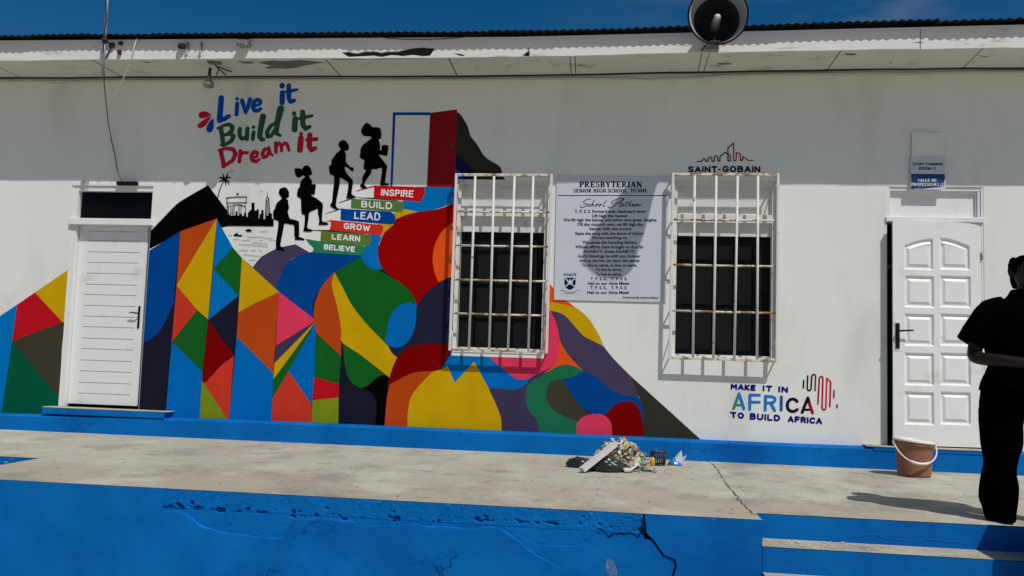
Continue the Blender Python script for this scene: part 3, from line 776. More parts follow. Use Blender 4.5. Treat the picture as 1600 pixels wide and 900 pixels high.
# ------------------------------------------------------------------ the mural
exec_colors = dict(
 sky_blue=(0, 104, 172), bright_blue=(0, 96, 170), royal_blue=(0, 62, 132), navy=(24, 24, 40), slate=(30, 33, 54), red=(138, 1, 2), crimson=(172, 18, 30), dark_red=(112, 1, 2),
 yellow=(186, 148, 9), olive=(58, 55, 44), green=(18, 86, 30), emerald=(2, 78, 55), teal=(26, 100, 68), lime=(112, 130, 22), orange=(170, 64, 19), vermilion=(186, 52, 36), hot_orange=(214, 78, 22),
 pink=(208, 54, 85), purple=(66, 56, 84), plum=(58, 50, 78), black=(3, 3, 4), charcoal=(46, 47, 39), leafgreen=(78, 112, 60), mossgreen=(86, 112, 50), pinegreen=(42, 112, 80), white=(210, 212, 210),
 bookblue=(0, 62, 140), bookred=(176, 14, 18), bookorange=(190, 46, 36), doorred=(128, 22, 30), frameblue=(8, 66, 150), deep_navy=(20, 26, 62))
MIX = list(exec_colors); MC = [mat('paint_'+k, alb(*v), 0.7, 0.10, 4.5, 0.10, 30, spec=0.03, stretch=(1, 1, 0.4)) for k, v in exec_colors.items()]
CI = {k: i for i, k in enumerate(MIX)}
LAY = []
def area(ob, col, t, n=5): LAY.append((smooth(P(t), n), (ob, CI[col])))
def poly(ob, col, t): LAY.append((corners(P(t)), (ob, CI[col])))
FA, HI, DO = 'painted_facets', 'painted_hills', 'painted_doorway'
poly(FA, 'olive', '30,500 100,470 92,645 8,640'); poly(FA, 'navy', '236,400 284,366 336,352 364,390 376,405 434,459 490,503 492,660 222,640'); poly(HI, 'navy', '445,440 560,410 564,404 586,388 640,346 700,331 704,440 780,560 870,540 940,600 990,598 1003,640 1004,680 600,660 492,650')
# left of the plank door
poly(FA, 'sky_blue', '-60,536 0,494 27,476 19,533 1,641 -60,639'); poly(FA, 'crimson', '27,476 54.5,457 98,503.5 19,533')
poly(FA, 'yellow', '54.5,457 106,422 100,503 98,503.5'); poly(FA, 'olive', '19,533 98,503.5 101,503 90,618 89.5,618'); poly(FA, 'emerald', '19,533 89.5,618 92,640 89,645 1,641')
# black hill and columns
area(FA, 'black', '230,391* 232,364* 248,348 267,328 280,316 298,305 312,297 325,289.5* 340,309* 355,329* 358,353* 345,356* 338.5,345* 282,364*')
area(FA, 'royal_blue', '230,394* 234,391* 282,361.5* 273,450* 271.5,474* 262.5,493 250,517 235,530 224,535* 219,540*', 6)
area(FA, 'navy', '272,474* 262.5,493 250,517 235,530 224,535* 212,641* 257,643* 267.5,540*', 6)
poly(FA, 'orange', '282,361.5 338.7,341.5 276,446'); poly(FA, 'yellow', '338.7,341.5 329.5,450 325,499 308,484 276,446')
poly(FA, 'vermilion', '276,446 308,484.5 268.5,534'); poly(FA, 'green', '308,484.5 325,500 316.5,581 268.5,534'); poly(FA, 'bright_blue', '268.5,534 316.5,581 311,652 257.5,651')
poly(FA, 'sky_blue', '338.7,341.5 364,387 333.5,420'); poly(FA, 'green', '364,387 378,403 373,462 333.5,420')
poly(FA, 'sky_blue', '333.5,420 373,462 325.5,500'); poly(FA, 'navy', '373,462 365.5,556 325.5,500')
area(FA, 'dark_red', '325.5,500* 365.5,556* 355,564 345,572 334,584 325,594 319,599* 315.5,596*'); area(FA, 'vermilion', '365.5,556* 355,564 345,572 334,584 325,594 319,599* 357.5,645*')
poly(FA, 'lime', '315.5,596 319,599 357.5,645 357,652 311,652')
poly(FA, 'yellow', '378,403 436,456 400,473.5 372.5,488'); poly(FA, 'orange', '372.5,488 436,456 427,583 370,526'); poly(FA, 'bright_blue', '370,526 427,583 424,652 357,652')
poly(FA, 'pink', '436,456 494,501 431,540'); poly(FA, 'plum', '431,540 494,501 429,567.5'); poly(FA, 'yellow', '429,567.5 494,501.5 427,593'); poly(FA, 'green', '427,593 494,502 451,580 426,622')
poly(FA, 'bright_blue', '494.5,501 491,590 487,632 451,580'); poly(FA, 'vermilion', '451,580 487,632 487,653 424,652 426,622')
# upper hill with curves
area(HI, 'purple', '378,403* 395,417.5* 405,405 417,396 437,387 466,381* 489,394* 470,399 455,405 445,418 438,432 434,450 436,456*')
area(HI, 'royal_blue', '489,393* 471,398 453,407 443,420 436,436 432,453* 436,456* 489,497* 490,472 501,450 510,441 523,425* 564,404* 568,396* 560,394*')
area(HI, 'orange', '523,425* 504,446 494,468 490,490 494.5,520* 533,556* 533,515* 528,484 519,450 519,437*')
poly(HI, 'green', '494.5,520 533,556 530,600 491,589.5'); poly(HI, 'crimson', '491,589.5 530,600 529.5,621 488,625.5'); poly(HI, 'lime', '488,625.5 529.5,621 528.5,655 487,653')
area(HI, 'slate', '648,478* 660,465 677,449 690,440 720,422* 770,420* 770,545* 697,540* 657,540* 637,545 622,560* 606,548* 608,535*')
area(HI, 'green', '564,402* 590,421 602,428 618,437 636,450 647,465 651,476* 640,482 625,500 612,536* 602,536* 585,519 565,497 547,472 536,450 529,437 523,425*')
area(HI, 'bright_blue', '651,475* 650.5,490 649,508 642,527 632,539 621,543 610,541 603,534 604.5,518 608.5,498 616,484 628,475 640,472.5*')
area(HI, 'red', '712,314* 710,316* 687,326 650,331 634,336 620,341 608,352 600,365 592,385 592,407 600,422 617,436 636,450 647,465 651,478* 660,464 675,450 690,440 720,424*', 6)
poly(HI, 'red', '706,322 770,300 770,430 700,430')
area(HI, 'hot_orange', '770,330* 720,340 699,354 687,367 679,385 676,405 679,425 685,441* 700,434* 770,420*')
area(HI, 'yellow', '522.5,425* 529,437 536,450 547,472 565,497 585,519 607,541* 612,551 621,559* 614,573 609,590* 582,569 560,552 536,537* 532.5,530* 533,515 528,484 519,450 519,438*')
area(HI, 'navy', '535,536* 531,600* 528.5,656* 588,660* 590,637 585,620 576,611 565,606* 600,586* 560,552*')
area(HI, 'green', '536,537* 560,552 582,569 608.5,590* 600,586 589,590 575,602 565,606.5* 552,600 543,586 539,570 537,555')
area(HI, 'black', '608,590* 600,586 589,590 575,602 565,606.5* 576,611 585,620 589,637 586,660* 602,660* 604,620*')
area(HI, 'dark_red', '608.5,590* 614,573 621,557.5* 636,544 657,538 697,538* 740,530* 760,545* 716,545* 710,558 700,571 675,581 648,585 625,595 606,606*')
poly(HI, 'bright_blue', '712,540 800,540 840,560 850,600 800,640 700,600 690,575')
area(HI, 'sky_blue', '716,546* 760,546* 770,563 760,575* 741,568* 722,585* 712,592* 701,573* 710,560*')
area(HI, 'plum', '758,608* 775,606 800,609 817,604 830,590 840,582 856,577* 862,600* 850,670* 784,668* 772,640*')
area(HI, 'orange', '609,601* 625,592 648,582 676,580* 664,595 648,612 640,632 636,660* 600,660* 604.5,622*')
area(HI, 'yellow', '676,580.5* 690,577 699.5,571.5* 705,585 711,597.5* 741,565* 760,600* 772,625* 782,650 784,666* 636,660* 639,632 645,615 660,597*')
area(HI, 'pink', '755,545* 770,563 787,577 803,590 815,593 828,590 846,581 861,574 871,562 875,545 873,520 867,497 858,474* 840,470* 800,500*')
area(HI, 'hot_orange', '874,525* 883,547 897,565 911,579* 897,574 882,571 865,577 848,585* 862,574 871,562 875,545*')
area(HI, 'royal_blue', '911,578* 925,585 940,595 953,607 975,617 997,618* 1003,632 1006,648 1004.5,662* 990,660* 940,655* 880,620* 874,592* 890,585*')
area(HI, 'olive', '860,598* 870,592 879,594* 890,610 905,632 922,647* 915,650 908,658* 895,660* 850,640*')
area(HI, 'teal', '822,606* 830,597 842,590 854,584 865,575 882,569.5 897,572 912,579.5* 897,588 880,592 868,594 858,600 854,611 854,623 861,637 876,648 905,660* 902,676* 848,672* 836,653 824,637 821,620*')
area(HI, 'purple', '858,482* 875,488 887,497 900,512 912,525 925,532 943,541* 960,562 986,588* 992,600 998,620* 975,617 953,607 940,595 925,585 911,579* 897,565 883,547 875,532 872,515 866,497*')
area(HI, 'yellow', '855,468* 875,474 895,479 910,488 922,501 935,522 943,541* 925,532 912,525 900,512 887,497 875,489 855,484*')
area(HI, 'hot_orange', '855,438* 858,442* 866,452* 866,468* 884,470 901,482* 885,477 870,474 855,471*')
poly(HI, 'charcoal', '986,588 1110,686.5 1006,683 1004,660 1006,648 1003,632 998,618')
area(HI, 'dark_red', '938,653* 946,647 955,638 962,632 975,627 990,629 1000,642 1004.5,660 1009,683* 957,680* 950,660*')
area(HI, 'pink', '899,678* 900,668 905,656 917,649 932,646.5 947,651 955,662 958,680*')
area(HI, 'sky_blue', '576,364* 600,364* 591,386 592,407 598,421* 580,420 570,411 564,402* 568,394*')
area(HI, 'yellow', '590,350* 616,350* 600,364 594,371*'); area(HI, 'yellow', '612,335* 618,331 632,327 654,331* 634,336 616,344*')
area(HI, 'sky_blue', '650,292* 745,290* 745,318* 710,317 687,325 654,331.5* 640,328 627,325 630,312*')
# charcoal crag above the first window
area(HI, 'charcoal', '713,176* 716,176 722,182 731,198 735,212 745,225 758,245 778,258 783,264 786,275 792,284* 800,292* 708,292* 711,262*')
poly(HI, 'deep_navy', '713,240 742,268 745,290 711,290'); poly(HI, 'frameblue', '711,262 722,272 727,290 709,291')
# painted doorway
poly(DO, 'frameblue', '614,175.5 672,175.5 671.8,180 618,180 613.5,291 610,291'); poly(DO, 'doorred', '672,176.5 714.5,171 710,293 667,292.3')
LAY.append(([(705+2.6*math.cos(q*.7), 228+2.9*math.sin(q*.7)) for q in range(9)], (DO, CI['green'])))
# books
BK = ['BELIEVE', 'LEARN', 'GROW', 'LEAD', 'BUILD', 'INSPIRE']
area('BELIEVE', 'pinegreen', '477,373* 500.5,377* 569,384* 571,390 564,399* 487,394.5* 489.5,389*')
area('BELIEVE', 'white', '466,374* 475,377 487,385 490,390 485,394.5 478,391 462,382*')
area('LEARN', 'mossgreen', '502,360.5* 578,367* 581,373 577,384* 500.5,377*')
area('GROW', 'bookorange', '516.7,343.7* 596.7,351.5* 599,357 596,367.5* 514.5,360* 517,352*'); poly('GROW', 'bookorange', '508,347 517,343.6 517,346'); poly('GROW', 'charcoal', '488,359.4 515,359.4 578,366.6 502,361.2 488,360.4')
area('LEAD', 'bookblue', '532.7,326* 611,331* 616.7,336 618,341 615.5,348.7 610,351* 532,344*'); poly('LEAD', 'bookblue', '509,334.4 509,333.4 533,325.6 538,326 533,327.2')
area('BUILD', 'leafgreen', '549,310.5* 628.7,315* 631.3,322.7 628,332* 548.7,325.4*'); poly('BUILD', 'charcoal', '530,317.4 530,316.2 549,309.6 552,310.2 549,311.4')
area('INSPIRE', 'bookred', '584.8,291.2* 662,293* 663.8,300 660.5,309 656.5,315* 584,309.8*'); poly('INSPIRE', 'bookred', '557,299 557,297.6 585,290 663,292.4 663,293.4 585,292'); poly('INSPIRE', 'charcoal', '550,308.4 584,309 617,312.4 625,314.4 584,311.2')
for h in HOLES:                  # paint stops at the openings
    LAY.append(([_p for _p in [(0, 0)]], None)) if False else None
def X_of(px, py): q = at(px, py); return (q.x, q.z)
def sink(x, y):                  # carry the lowest paint down to the plinth
    return (x, y+14) if y > 645+x*0.0367-14 and y > 620 else (x, y)
layW = [([X_of(*sink(*p)) for p in pl], k) for pl, k in LAY]
pad = 0.004
for (a, b, c, d) in HOLES: layW.append(([(a-pad, c-.05), (b+pad, c-.05), (b+pad, d+pad), (a-pad, d+pad)], None))
zplinth = [(XL, zp(XL)-0.2)]+[(XL+i*.2, zp(XL+i*.2)-0.007) for i in range(int((XR-XL)/.2)+1)]+[(XR, -0.3), (XL, -0.3)]
layW.append((zplinth, None))
vs, fs = cdt(layW, 1e-6)
mural = empty('mural', (-2.2, 0, 0.2), 'colourful mural of patchwork hills, climbing pupils and stacked books on the white wall', 'mural')
groups = {}
for f, (ob, mi) in fs: groups.setdefault(ob, []).append((f, mi))
def sheet_obj(name, flist, vs, Y, mats, parent):
    used_m = sorted({mi for _f, mi in flist}); re = {m_: i for i, m_ in enumerate(used_m)}
    mb = MB(); uv = {}
    for f, mi in flist:
        vv = []
        for i in f:
            if i not in uv: uv[i] = mb.bm.verts.new((vs[i][0], Y, vs[i][1]))
            vv.append(uv[i])
        try: fc = mb.bm.faces.new(vv)
        except ValueError: continue
        fc.material_index = re[mi]; fc.normal_update()
        if fc.normal.y > 0: fc.normal_flip()
    return mb.build(name, [mats[m_] for m_ in used_m], parent, normals=False)
bookobj = {}
for ob, fl_ in groups.items():
    if ob in BK: bookobj[ob] = sheet_obj('painted_book', fl_, vs, -0.002, MC, mural)
    else: sheet_obj(ob, fl_, vs, -0.002, MC, mural)
bl = dict(BELIEVE='pine green painted book lettered BELIEVE', LEARN='moss green painted book lettered LEARN', GROW='orange red painted book lettered GROW', LEAD='blue painted book lettered LEAD', BUILD='leaf green painted book lettered BUILD', INSPIRE='red painted book lettered INSPIRE')
bq = dict(INSPIRE=((596, 295.3), (646.7, 297.5), (646, 308.7), (595.3, 305.8)), BUILD=((565, 313.6), (613.3, 316.3), (612.7, 327.5), (564.4, 324)), LEAD=((554, 330.7), (594.7, 332.3), (594.3, 345), (553.3, 342)),
          GROW=((537.3, 348), (578.7, 352), (578, 361.6), (537, 358)), LEARN=((518.7, 365.3), (563, 368.3), (562.7, 378), (518.3, 374.3)), BELIEVE=((506.7, 381.3), (555, 385.3), (554.7, 394), (506, 390)))
for k_ in BK:
    bookobj[k_]['label'] = bl[k_]

# overlays: strokes and silhouettes united before they are laid on the wall
def overlay(name, parts, Y, mats, parent):
    """parts: (polygons px, material index)"""
    lay_ = []
    for polys, mi in parts:
        for p in polys: lay_.append(([X_of(*q) for q in p], ('o', mi)))
    v_, f_ = cdt(lay_, 1e-6)
    return sheet_obj(name, [(f, k[1]) for f, k in f_], v_, Y, mats, parent)
def Z(t, z): return corners(P(t, z))
z2 = (420, 250, 6.0); z3 = (505, 180, 6.0)
kids = [
 Z('100,280 115,265 145,257 170,265 185,290 194,308 188,318 193,335 185,352 160,358 165,365 185,380 182,400 190,430 190,460 180,475 185,510 200,550 240,560 275,572 285,590 287,710 278,718 300,725 335,742 330,755 300,752 250,750 246,735 250,712 240,710 240,615 200,605 150,595 140,640 125,720 110,800 125,815 150,842 145,852 110,848 70,842 68,820 72,800 68,795 72,740 85,660 92,575 60,562 45,540 43,500 48,470 62,455 65,430 85,395 125,360 105,330 95,305', z2),
 Z('243,85 255,80 290,78 312,90 325,65 350,52 375,58 392,75 400,100 406,125 405,138 385,145 382,165 400,185 407,205 405,228 443,230 436,290 430,325 398,325 400,335 440,355 480,385 508,412 507,470 500,570 530,582 558,595 555,608 475,610 470,595 476,568 462,490 460,455 430,470 382,492 375,550 362,632 380,645 412,658 408,668 370,674 330,668 325,655 332,635 340,560 335,512 312,508 305,440 303,365 285,355 268,335 267,320 275,270 288,260 300,205 325,175 345,160 340,155 318,145 300,160 275,165 258,155 248,125', z2),
 Z('145,275 155,250 185,235 210,240 228,265 240,285 241,315 235,328 205,335 205,345 213,370 215,440 240,470 255,488 280,490 286,520 270,527 240,500 205,485 208,520 235,565 270,600 280,625 275,680 268,740 300,760 308,772 265,778 225,782 220,765 230,720 238,635 200,610 160,585 155,650 140,730 120,850 150,878 140,886 105,878 68,850 70,835 85,810 95,700 103,640 102,572 75,562 60,535 56,480 75,465 80,425 95,400 125,360 165,325 150,300', z3),
 Z('405,73 435,85 462,112 500,113 535,125 545,170 545,200 540,222 518,228 530,260 535,300 533,330 548,330 550,295 565,280 612,288 605,345 598,383 535,372 522,375 545,405 580,450 600,480 595,520 580,630 610,640 618,655 560,660 535,655 536,640 545,580 552,495 500,508 455,508 450,545 415,595 385,650 410,675 400,685 370,690 350,665 350,650 368,635 365,600 385,550 405,515 385,512 380,470 388,425 365,415 345,395 347,370 355,310 380,275 425,240 455,212 435,198 410,200 375,190 355,150 375,105', z3)]
for kd in kids: overlay('painted_pupil', [([smooth([(x, y, False) for x, y in kd], 2)], CI['black'])], -0.0055, MC, mural)
zs_ = (330, 260, 5.625)
def S(t, wd, z=zs_):
    pts = Z(t, z); W = [q/z[2] for q in wd] if isinstance(wd, list) else wd/z[2]
    return stroke_polys(pts, W)
sk = [[Z('70,523 550,527 550,460 537,460 535,412 505,412 505,432 478,432 475,465 462,465 462,385 443,385 443,418 428,418 428,458 420,458 420,378 402,378 402,390 382,388 382,320 357,320 357,383 340,385 340,400 325,402 325,445 312,445 308,405 292,405 290,435 275,435 272,418 250,418 250,435 235,432 232,395 218,395 215,430 180,435 150,420 130,400 110,380', zs_)]]
for t, wd in (('137,278 200,270 312,268', 8), ('137,322 316,318', 7), ('140,278 142,330 148,425', 7), ('312,270 309,318', 6), ('150,346 178,346 172,425', 5), ('153,348 158,425', 4), ('192,340 255,338', 7), ('195,342 190,430', 6), ('206,346 203,428', 4), ('246,345 248,425', 6), ('265,345 264,425', 5), ('300,325 304,415', 5), ('255,338 280,345', 9), ('290,352 296,352', 9), ('180,425 172,352', 3)):
    sk.append(S(t, wd))
sk.append([[(330+234/5.625+ (2.7 if q % 2 == 0 else 1.1)*math.sin(q*math.pi/5), 260+244/5.625-(2.7 if q % 2 == 0 else 1.1)*math.cos(q*math.pi/5)) for q in range(10)]])
for t, wd in (('497,225 497,272', 3), ('486,285 497,266 509,285', 6), ('485,285 478,430', 5), ('509,285 517,420', 5), ('486,305 510,290', 6), ('484,325 512,308', 6), ('483,345 513,328', 6), ('482,365 514,347', 6), ('481,385 515,367', 6), ('480,405 516,387', 6), ('479,425 517,407', 6)): sk.append(S(t, wd))
overlay('painted_skyline', [(p, CI['black']) for p in sk], -0.0055, MC, mural)
pm = [S('60,275 75,212 95,160 120,122', [9, 8, 7, 6])]
for t in ('120,120 92,96 60,105', '120,120 95,122 70,140', '120,118 112,90 98,62', '122,118 140,85 150,54', '122,116 150,97 184,104', '122,118 150,130 160,166', '120,120 132,140 130,172', '120,120 105,105 78,98'): pm.append(S(t, [10, 13, 3]))
overlay('painted_palm', [(p, CI['black']) for p in pm], -0.0055, MC, mural)
wv = [S(t, 3.2) for t in ('430,573 495,575', '150,607 185,608', '320,618 360,625 430,622 470,630 540,632', '195,640 250,645', '270,650 345,650', '425,650 455,650', '510,648 570,650', '365,675 400,670 440,680 500,683', '245,688 330,690 400,695 500,708', '245,737 325,740', '355,742 390,738', '418,740 450,745', '290,775 330,780 370,787 460,790', '335,825 395,825', '170,42 183,46 200,38', '390,150 407,156 427,150', '430,217 440,219 455,217', '232,572 232,592')]
wv += [[Z('195,605 215,590 232,588 238,600 275,603 270,617 205,612', zs_)], [Z('302,560 322,552 340,550 358,563 355,576 315,573', zs_)]]
overlay('painted_water', [(p, CI['black']) for p in wv], -0.0055, MC, mural)

CAPS = dict(A=[(0, 0, .36, 1, .72, 0), (.13, .33, .59, .33)], B=[(0, 0, 0, 1, .36, 1, .55, .9, .55, .64, .38, .53, 0, .53), (.38, .53, .6, .42, .62, .14, .42, 0, 0, 0)], C=[(.66, .82, .48, .98, .24, .97, .06, .78, 0, .5, .06, .2, .24, .03, .48, .02, .66, .18)],
 D=[(0, 0, 0, 1, .32, 1, .56, .86, .66, .5, .56, .14, .32, 0, 0, 0)], E=[(.56, 1, 0, 1, 0, 0, .56, 0), (0, .52, .48, .52)], F=[(.56, 1, 0, 1, 0, 0), (0, .52, .48, .52)], G=[(.66, .84, .48, .98, .24, .97, .06, .78, 0, .5, .06, .2, .24, .03, .48, .02, .68, .16, .68, .45, .42, .45)],
 H=[(0, 0, 0, 1), (.62, 0, .62, 1), (0, .5, .62, .5)], I=[(.0, 0, .0, 1)], K=[(0, 0, 0, 1), (.56, 1, .04, .47, .6, 0)], L=[(0, 1, 0, 0, .54, 0)], M=[(0, 0, .04, 1, .4, .38, .76, 1, .8, 0)], N=[(0, 0, 0, 1, .62, 0, .62, 1)],
 O=[(.36, 1, .12, .88, 0, .5, .12, .12, .36, 0, .6, .12, .72, .5, .6, .88, .36, 1)], P=[(0, 0, 0, 1, .38, 1, .58, .86, .58, .6, .38, .48, 0, .48)], R=[(0, 0, 0, 1, .38, 1, .58, .86, .58, .62, .38, .5, 0, .5), (.32, .5, .6, 0)], S=[(.56, .85, .42, .98, .18, .98, .03, .84, .05, .64, .28, .52, .52, .4, .58, .2, .46, .04, .2, .01, .0, .15)],
 T=[(0, 1, .66, 1), (.33, 1, .33, 0)], U=[(0, 1, 0, .25, .14, .04, .32, 0, .5, .04, .64, .25, .64, 1)], V=[(0, 1, .34, 0, .68, 1)], W=[(0, 1, .22, 0, .46, .8, .7, 0, .92, 1)])
def caps_polys(s_, q, wd, gap=0.34):
    """brush capitals in a pixel quad TL TR BR BL; wd = brush width in pixels"""
    x = 0; seg = []
    for c in s_:
        for pl in CAPS[c]: seg.append([(pl[i]+x, pl[i+1]) for i in range(0, len(pl), 2)])
        x += max(max(pl[0::2]) for pl in CAPS[c])+gap
    x -= gap; a, b, c, d = q; r = []; h = wd/2
    a, b, c, d = (a[0]+h, a[1]+h), (b[0]-h, b[1]+h), (c[0]-h, c[1]-h), (d[0]+h, d[1]-h)
    for pl in seg:
        o = []
        for (u, t) in pl:
            u /= max(x, .01); t = 1-t
            o.append(((a[0]*(1-u)+b[0]*u)*(1-t)+(d[0]*(1-u)+c[0]*u)*t, (a[1]*(1-u)+b[1]*u)*(1-t)+(d[1]*(1-u)+c[1]*u)*t))
        r += stroke_polys(o, wd, 8)
    return r
for k_ in BK: overlay('lettering', [(caps_polys(k_, bq[k_], 2.1), CI['white'])], -0.004, MC, bookobj[k_])
# slogan
zl = (300, 120, 6.0)
def B(t, wd): return S(t, [q*1.13+1 for q in wd] if isinstance(wd, list) else wd*1.13+1, zl)
def ellip(cx, cy, r): return [[(zl[0]+(cx+r*math.cos(q*.5236))/6, zl[1]+(cy+r*1.05*math.sin(q*.5236))/6) for q in range(12)]]
blue_s = [B('275,198 268,300 258,408', 46), B('258,410 300,395 348,370', [46, 40, 34]), B('425,250 418,354', 34), ellip(424, 207, 17), B('470,225 505,335', [36, 30]), B('505,335 530,270 546,210', [30, 32, 36]), B('580,272 610,268 640,252 645,228 615,213 585,232 570,285 588,318 620,318 645,300', [26, 26, 28, 30, 32, 34, 34, 34, 32, 28]), B('848,150 845,243', 44), ellip(845, 84, 27), B('908,82 908,200 925,235 960,222', [38, 40, 36, 30]), B('885,140 930,132 985,121', [26, 28, 22])]
green_s = [B('272,485 295,638', 38), B('238,485 300,455 350,448 380,468 375,505 340,535 300,548', [16, 26, 32, 36, 34, 28, 24]), B('300,548 360,535 392,558 368,603 322,632 275,642', [24, 30, 36, 34, 28, 22]), B('450,488 445,545 465,580 495,578 512,550', [34, 34, 34, 30, 26]), B('520,485 515,585', 34), B('578,520 570,585', 32), ellip(577, 473, 17), B('668,372 645,480 635,560 655,588 675,588', [50, 46, 42, 36, 26]), B('772,440 735,465 705,515 708,560 742,556 775,500', [26, 30, 34, 34, 30, 26]), B('832,300 800,430 790,530 830,552', [58, 46, 36, 24]), B('968,395 962,495', 48), ellip(958, 345, 22), B('1038,332 1040,450 1065,488 1105,468', [42, 42, 38, 30]), B('1010,392 1070,378 1130,365', [28, 30, 22])]
red_s = [B('270,690 300,838', 36), B('250,690 320,672 385,680 410,722 382,785 290,845', [20, 30, 34, 36, 32, 26]), B('455,695 445,796', 32), B('452,735 480,712 522,712', [26, 28, 26]), B('562,762 608,748 615,712 582,702 556,740 565,785 600,795 632,775', [22, 24, 28, 30, 32, 32, 30, 22]), B('715,680 682,680 660,720 670,755 700,748 720,705', [26, 30, 32, 32, 28, 24]), B('720,668 730,718 755,736', [30, 28, 20]), B('785,622 788,708', 30), B('790,660 815,622 836,640 840,695', [22, 28, 28, 26]), B('840,655 870,622 892,632 910,690', [22, 28, 28, 24]), B('1022,577 1012,688', 48), ellip(1023, 535, 19), B('1105,545 1100,650 1120,688 1160,668', [44, 44, 40, 32]), B('1078,592 1168,584', [30, 32])]
blue_s.append([smooth(P('200,385* 205,430 200,490 175,520 145,515 137,480 155,435', zl))])
red_s += [[smooth(P('185,358* 140,328 95,325 65,345 65,375 95,390 140,380', zl))], [smooth(P('185,370* 140,385 80,425 52,455 60,478 90,480 130,455', zl))]]
SM = [mat('slogan_blue', alb(0, 72, 165), 0.7, 0.05, 3, 0.05, 14, spec=0.05), mat('slogan_green', alb(40, 84, 50), 0.7, 0.05, 3, 0.05, 14, spec=0.05), mat('slogan_red', alb(178, 30, 52), 0.7, 0.05, 3, 0.05, 14, spec=0.05)]
sg = overlay('painted_slogan', [(p, 0) for p in blue_s]+[(p, 1) for p in green_s]+[(p, 2) for p in red_s], -0.0025, SM, None)
tag(sg, 'hand painted slogan Live it Build it Dream it in blue, green and red brush letters', 'painted slogan')

# painted skyline logo over the second window
zg = (1065, 210, 10.0)
def G(t, wd): return S(t, wd, zg)
lg = overlay('painted_logo', [(G('245,425 318,425 328,392 350,378 368,390 378,420 412,420 420,368 445,356 466,370 475,420 505,420 512,350 540,332 562,350 567,415 598,415 600,345 680,282 760,335', 18), 0), (G('760,335 762,415 725,415 722,215 815,135', 18), 1), (G('815,135 812,410 852,410 855,292 880,287 920,325 920,410 950,410 955,347 1045,408 1115,408', 18), 2)], -0.0025, [mat('logo_dark_green', alb(8, 40, 38), 0.5, spec=0.05), mat('logo_maroon', alb(70, 8, 28), 0.5, spec=0.05), mat('logo_red', alb(150, 18, 34), 0.5, spec=0.05)], None)
tag(lg, 'painted city skyline line logo with navy company name, above the three-barred window', 'painted logo')
Gq = lambda a, b, c, d: tuple((zg[0]+x/10, zg[1]+y/10) for x, y in (a, b, c, d))
lt = caps_polys('SAINT', Gq((100, 497), (562, 497), (562, 599), (100, 599)), 2.5)+caps_polys('GOBAIN', Gq((638, 490), (1230, 495), (1230, 599), (638, 592)), 2.5)+[list(Gq((568, 538), (608, 538), (608, 560), (568, 560)))]
overlay('lettering', [(lt, 0)], -0.0028, [M_navy], lg)

# painted continent logo, lower right
zA = (1130, 575, 8.42)
def A(t, wd): return S(t, wd, zA)
AM = [mat('logo_black', alb(14, 18, 20), 0.5, spec=0.05), mat('logo_crimson', alb(150, 14, 36), 0.5, spec=0.05), mat('logo_scarlet', alb(190, 50, 34), 0.5, spec=0.05), mat('logo_sea_green', alb(48, 120, 118), 0.5, spec=0.05), mat('logo_azure', alb(26, 112, 176), 0.5, spec=0.05), mat('logo_deep_azure', alb(22, 84, 140), 0.5, spec=0.05)]
af = overlay('painted_logo', [(A('1060,165 1055,262', 21), 0), (A('1112,103 1105,270 1116,292 1130,297 1145,292 1156,275 1165,110 1178,88 1190,82', 21), 0), (A('1190,82 1206,88 1216,105 1208,298', 21), 1),
  (A('1246,472 1265,130 1275,116 1290,113 1304,118 1312,135 1300,530 1312,547 1325,551 1342,545 1350,528', 21), 1), (A('1350,528 1364,132 1414,186', 21), 2), (A('1414,186 1402,505', 21), 1), (A('1458,295 1454,388', 21), 1), (A('1498,486 1497,520', 23), 1),
  (A('138,530 208,340', 40), 3), (A('165,488 245,488', 30), 3), (A('208,340 272,535', 40), 4), (A('352,352 348,545', 40), 4), (A('352,354 478,358', 38), 4), (A('352,448 476,450', 36), 4),
  (A('556,372 552,555', 40), 4), (A('556,374 640,376 678,395 684,418 668,445 640,460 556,460', 38), 4), (A('625,460 676,560', 40), 4), (A('765,380 762,552', 40), 5),
  (A('972,440 955,420 920,407 882,415 852,445 842,490 850,535 880,565 920,573 955,560 974,545', 40), 0), (A('1038,585 1113,392', 40), 0), (A('1065,548 1140,548', 30), 0), (A('1113,392 1135,470', 40), 0), (A('1135,470 1176,590', 40), 1)], -0.0025, AM, None)
tag(af, 'painted MAKE IT IN AFRICA lettering with a red line map, beside the panelled door', 'painted logo')
Aq = lambda *pp: tuple((zA[0]+x/8.42, zA[1]+y/8.42) for x, y in pp)
lt = []
for s_, q in (('MAKE', ((98, 203), (430, 220), (426, 302), (96, 284))), ('IT', ((520, 226), (648, 232), (646, 314), (518, 307))), ('IN', ((726, 238), (854, 246), (852, 328), (724, 322))),
              ('TO', ((88, 573), (278, 586), (276, 670), (98, 657))), ('BUILD', ((350, 590), (752, 616), (750, 702), (346, 680))), ('AFRICA', ((848, 628), (1302, 653), (1302, 742), (846, 714)))):
    lt += caps_polys(s_, Aq(*q), 2.9, .4)
overlay('lettering', [(lt, 0)], -0.0028, [mat('logo_navy', alb(14, 14, 110), 0.5, spec=0.05)], af)

